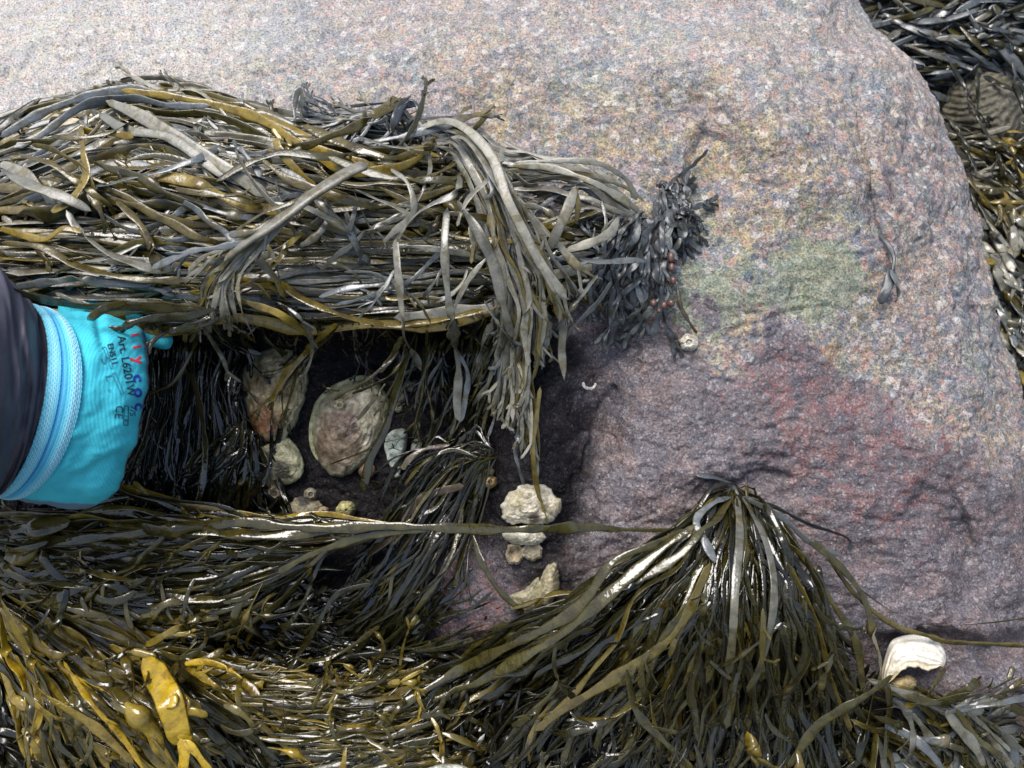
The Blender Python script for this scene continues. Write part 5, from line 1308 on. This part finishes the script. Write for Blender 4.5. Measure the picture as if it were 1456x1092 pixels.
    Cc = np.ones((nr2, m2, 4)); wht = np.array((.60, .74, .78)); cya = np.array((.05, .50, .66)); blu = np.array((.03, .22, .50))
    wmask = np.clip(S((rows * st - .1) / .4) * (band(.2, .17) * .7 + band(.82, .13) + .25), 0, 1)[..., None]
    cc = cya * (1 - wmask) + wht * wmask; bb = np.clip(band(.44, .05) + .6 * band(.56, .03), 0, 1)[..., None]; cc = cc * (1 - bb) + blu * bb
    Cc[..., :3] = cc
    inner = Rr[0] * 1.0 - nrm[0] * .003
    Vc = np.concatenate([(Rr[:1] - nrm[:1] * .004 + np.array([.01, 0, 0])), Rr[:1] - nrm[:1] * .003, Vc]); Cc = np.concatenate([Cc[:1], Cc[:1], Cc])
    cf = mesh_np('cuff', Vc.reshape(-1, 3), grid_faces(nr2 + 2, m2, True), M_GLOVE, person, col=Cc.reshape(-1, 4)); cf["label"] = "white and blue knitted rib cuff"
    # sleeve
    ss = [((-330, 300, .16), (-330, 760, .16), 60, .085), ((-200, 320, .155), (-200, 750, .15), 60, .08), ((-90, 345, .145), (-95, 735, .135), 55, .074), ((-30, 372, .13), (-45, 722, .12), 48, .068),
          ((2, 396, .12), (-25, 712, .11), 45, .062), ((20, 418, .113), (-16, 706, .106), 47, .057), ((33, 434, .107), (-10, 700, .102), 46, .054), ((42, 440, .104), (-4, 699, .100), 48, .050), ((50, 446, .10), (6, 695, .096), 45, .045)]
    Rr = np.array([ring(a_, b_, c_, d_, 120) for a_, b_, c_, d_ in ss]); ii = np.linspace(0, len(ss) - 1, 90); lo = np.floor(ii).astype(int).clip(0, len(ss) - 2); f = (ii - lo)[:, None, None]
    Rr = Rr[lo] * (1 - f) + Rr[lo + 1] * f
    cen = Rr.mean(1, keepdims=True); nrm = Rr - cen; nrm /= np.linalg.norm(nrm, axis=2, keepdims=True)
    A_, U_ = np.meshgrid(np.arange(120) / 120 * 8, np.arange(90) / 9.0)
    ang = np.arange(120) / 120 * 2 * math.pi
    w1 = fbm(U_ * 1.3, np.cos(ang)[None] * 2 + 5 + 0 * U_, 91, 3)
    w2 = np.sin(U_ * 2.4 + 2.5 * np.cos(ang)[None] + 3 * w1); Rr = Rr + nrm * ((.0055 * w1 + .0016 * w2 - .003 * np.exp(-((U_ - 8.3 - .3 * np.sin(A_)) / .12) ** 2))[..., None])
    nr3 = len(Rr)
    V = np.vstack([Rr.reshape(-1, 3), Rr[0].mean(0)[None]])
    F = grid_faces(nr3, 120, True)
    k = np.arange(120); cap = np.stack([k, k * 0 + nr3 * 120, k * 0 + nr3 * 120, (k + 1) % 120], -1)
    s_ = mesh_np('sleeve', V, F, M_SLEEVE, person); s_["label"] = "plain dark charcoal jacket sleeve"
    # printing on the glove
    def ink(name, c):
        mm, nt, b = new_mat(name); b.inputs["Base Color"].default_value = (*c, 1); b.inputs["Roughness"].default_value = .6; return mm
    inks = {'black': ink('black print', (.012, .03, .05)), 'red': ink('red print', (.62, .03, .06)), 'blue': ink('blue print', (.02, .04, .36)), 'faint': ink('faded print', (.02, .16, .24))}
    camp = Vector((0, 0, D))
    def project(pts2, faces, matn, name):
        out = []; ok = []
        for (x, y) in pts2:
            tgt = Vector(P(x, y, 0.0)); dr = (tgt - camp).normalized(); hit, nn, i_, d_ = bvh.ray_cast(camp, dr)
            if hit is None or hit.z < -.02: out.append((0, 0, 0)); ok.append(False)
            else: out.append(tuple(hit - dr * .0006)); ok.append(True)
        fs = [f_ for f_ in faces if all(ok[i_] for i_ in f_)]
        if not fs: return
        used = sorted({i_ for f_ in fs for i_ in f_}); mp = {o_: n_ for n_, o_ in enumerate(used)}
        tri = np.array([[mp[i_] for i_ in f_] for f_ in fs], dtype=np.int32)
        o = mesh_np(name, np.array([out[i_] for i_ in used]), tri, inks[matn], g_e)
        return o
    g_e = g; g["_b"] = person["_b"]
    def text(s, x, y, ang, size, matn, sx=1.0, bold=.0):
        cu = bpy.data.curves.new('t', 'FONT'); cu.body = s; cu.size = 1; cu.offset = bold
        to = bpy.data.objects.new('t', cu); COL.objects.link(to); bpy.context.view_layer.update()
        me_ = bpy.data.meshes.new_from_object(to.evaluated_get(bpy.context.evaluated_depsgraph_get())); bpy.data.objects.remove(to)
        b_ = bmesh.new(); b_.from_mesh(me_); bmesh.ops.triangulate(b_, faces=b_.faces); bmesh.ops.subdivide_edges(b_, edges=[e for e in b_.edges if e.calc_length() > .18], cuts=2); bmesh.ops.triangulate(b_, faces=b_.faces)
        a_ = math.radians(ang); d_ = (math.cos(a_), math.sin(a_)); up = (math.sin(a_), -math.cos(a_))
        pts = [(x + d_[0] * v.co.x * size * sx + up[0] * v.co.y * size, y + d_[1] * v.co.x * size * sx + up[1] * v.co.y * size) for v in b_.verts]
        fs = [[v.index for v in f_.verts] for f_ in b_.faces]; b_.free()
        project(pts, fs, matn, 'lettering')
    def line(pts, w, matn, closed=False):
        if closed: pts = list(pts) + [pts[0]]
        P2 = []; FS = []
        for (x0, y0), (x1, y1) in zip(pts[:-1], pts[1:]):
            L_ = math.hypot(x1 - x0, y1 - y0); nx, ny = -(y1 - y0) / L_ * w / 2, (x1 - x0) / L_ * w / 2; kk = max(1, int(L_ / 4)); b0 = len(P2)
            for j in range(kk + 1):
                t_ = j / kk; cx_, cy_ = x0 + (x1 - x0) * t_, y0 + (y1 - y0) * t_; P2 += [(cx_ + nx, cy_ + ny), (cx_ - nx, cy_ - ny)]
            for j in range(kk): a0 = b0 + 2 * j; FS += [[a0, a0 + 1, a0 + 3], [a0, a0 + 3, a0 + 2]]
        project(P2, FS, matn, 'print_mark')
    text('Art. L6201W', 167, 478, 80, 16.5, 'black', .98, .012)
    text('EN511', 152.5, 489, 76, 11.5, 'black', .98, .02)
    line([(146, 497), (145, 494), (150, 493), (161, 523), (157, 524)], .9, 'faint')
    line([(147, 495), (157, 524)], .7, 'faint')
    line([(159, 531), (164, 530), (176, 559), (172, 561)], .9, 'faint', True)
    text('S', 143, 510, 66, 17, 'faint', 1.3); text('L', 149, 534, 75, 14, 'faint', 1.3); text('o', 153, 553, 80, 9, 'faint')
    text('CE', 165, 576, 95, 16, 'black', 1.0, .0)
    line([(177, 577), (183, 578), (182, 605), (176, 604)], .9, 'black', True); line([(176.5, 591), (182.5, 592)], .8, 'black'); text('x', 178, 596, 92, 7, 'black')
    text('7/S', 186, 576, 95, 11.5, 'black', 1.1)
    text('l', 187, 475, 78, 15, 'red', 1.3, .04); text('l', 189, 492, 78, 17, 'red', 1.3, .03); text('y', 190, 508, 80, 22, 'red', 1.1, .03)
    text('c', 189.5, 533, 84, 22, 'blue', 1.15, .03); text('o', 191, 552, 86, 22, 'blue', 1.15, .03); text('c', 192, 573, 88, 22, 'blue', 1.15, .03)
    del g["_b"]
build_arm()
for o in BASES:
    if "_b" in o: del o["_b"]
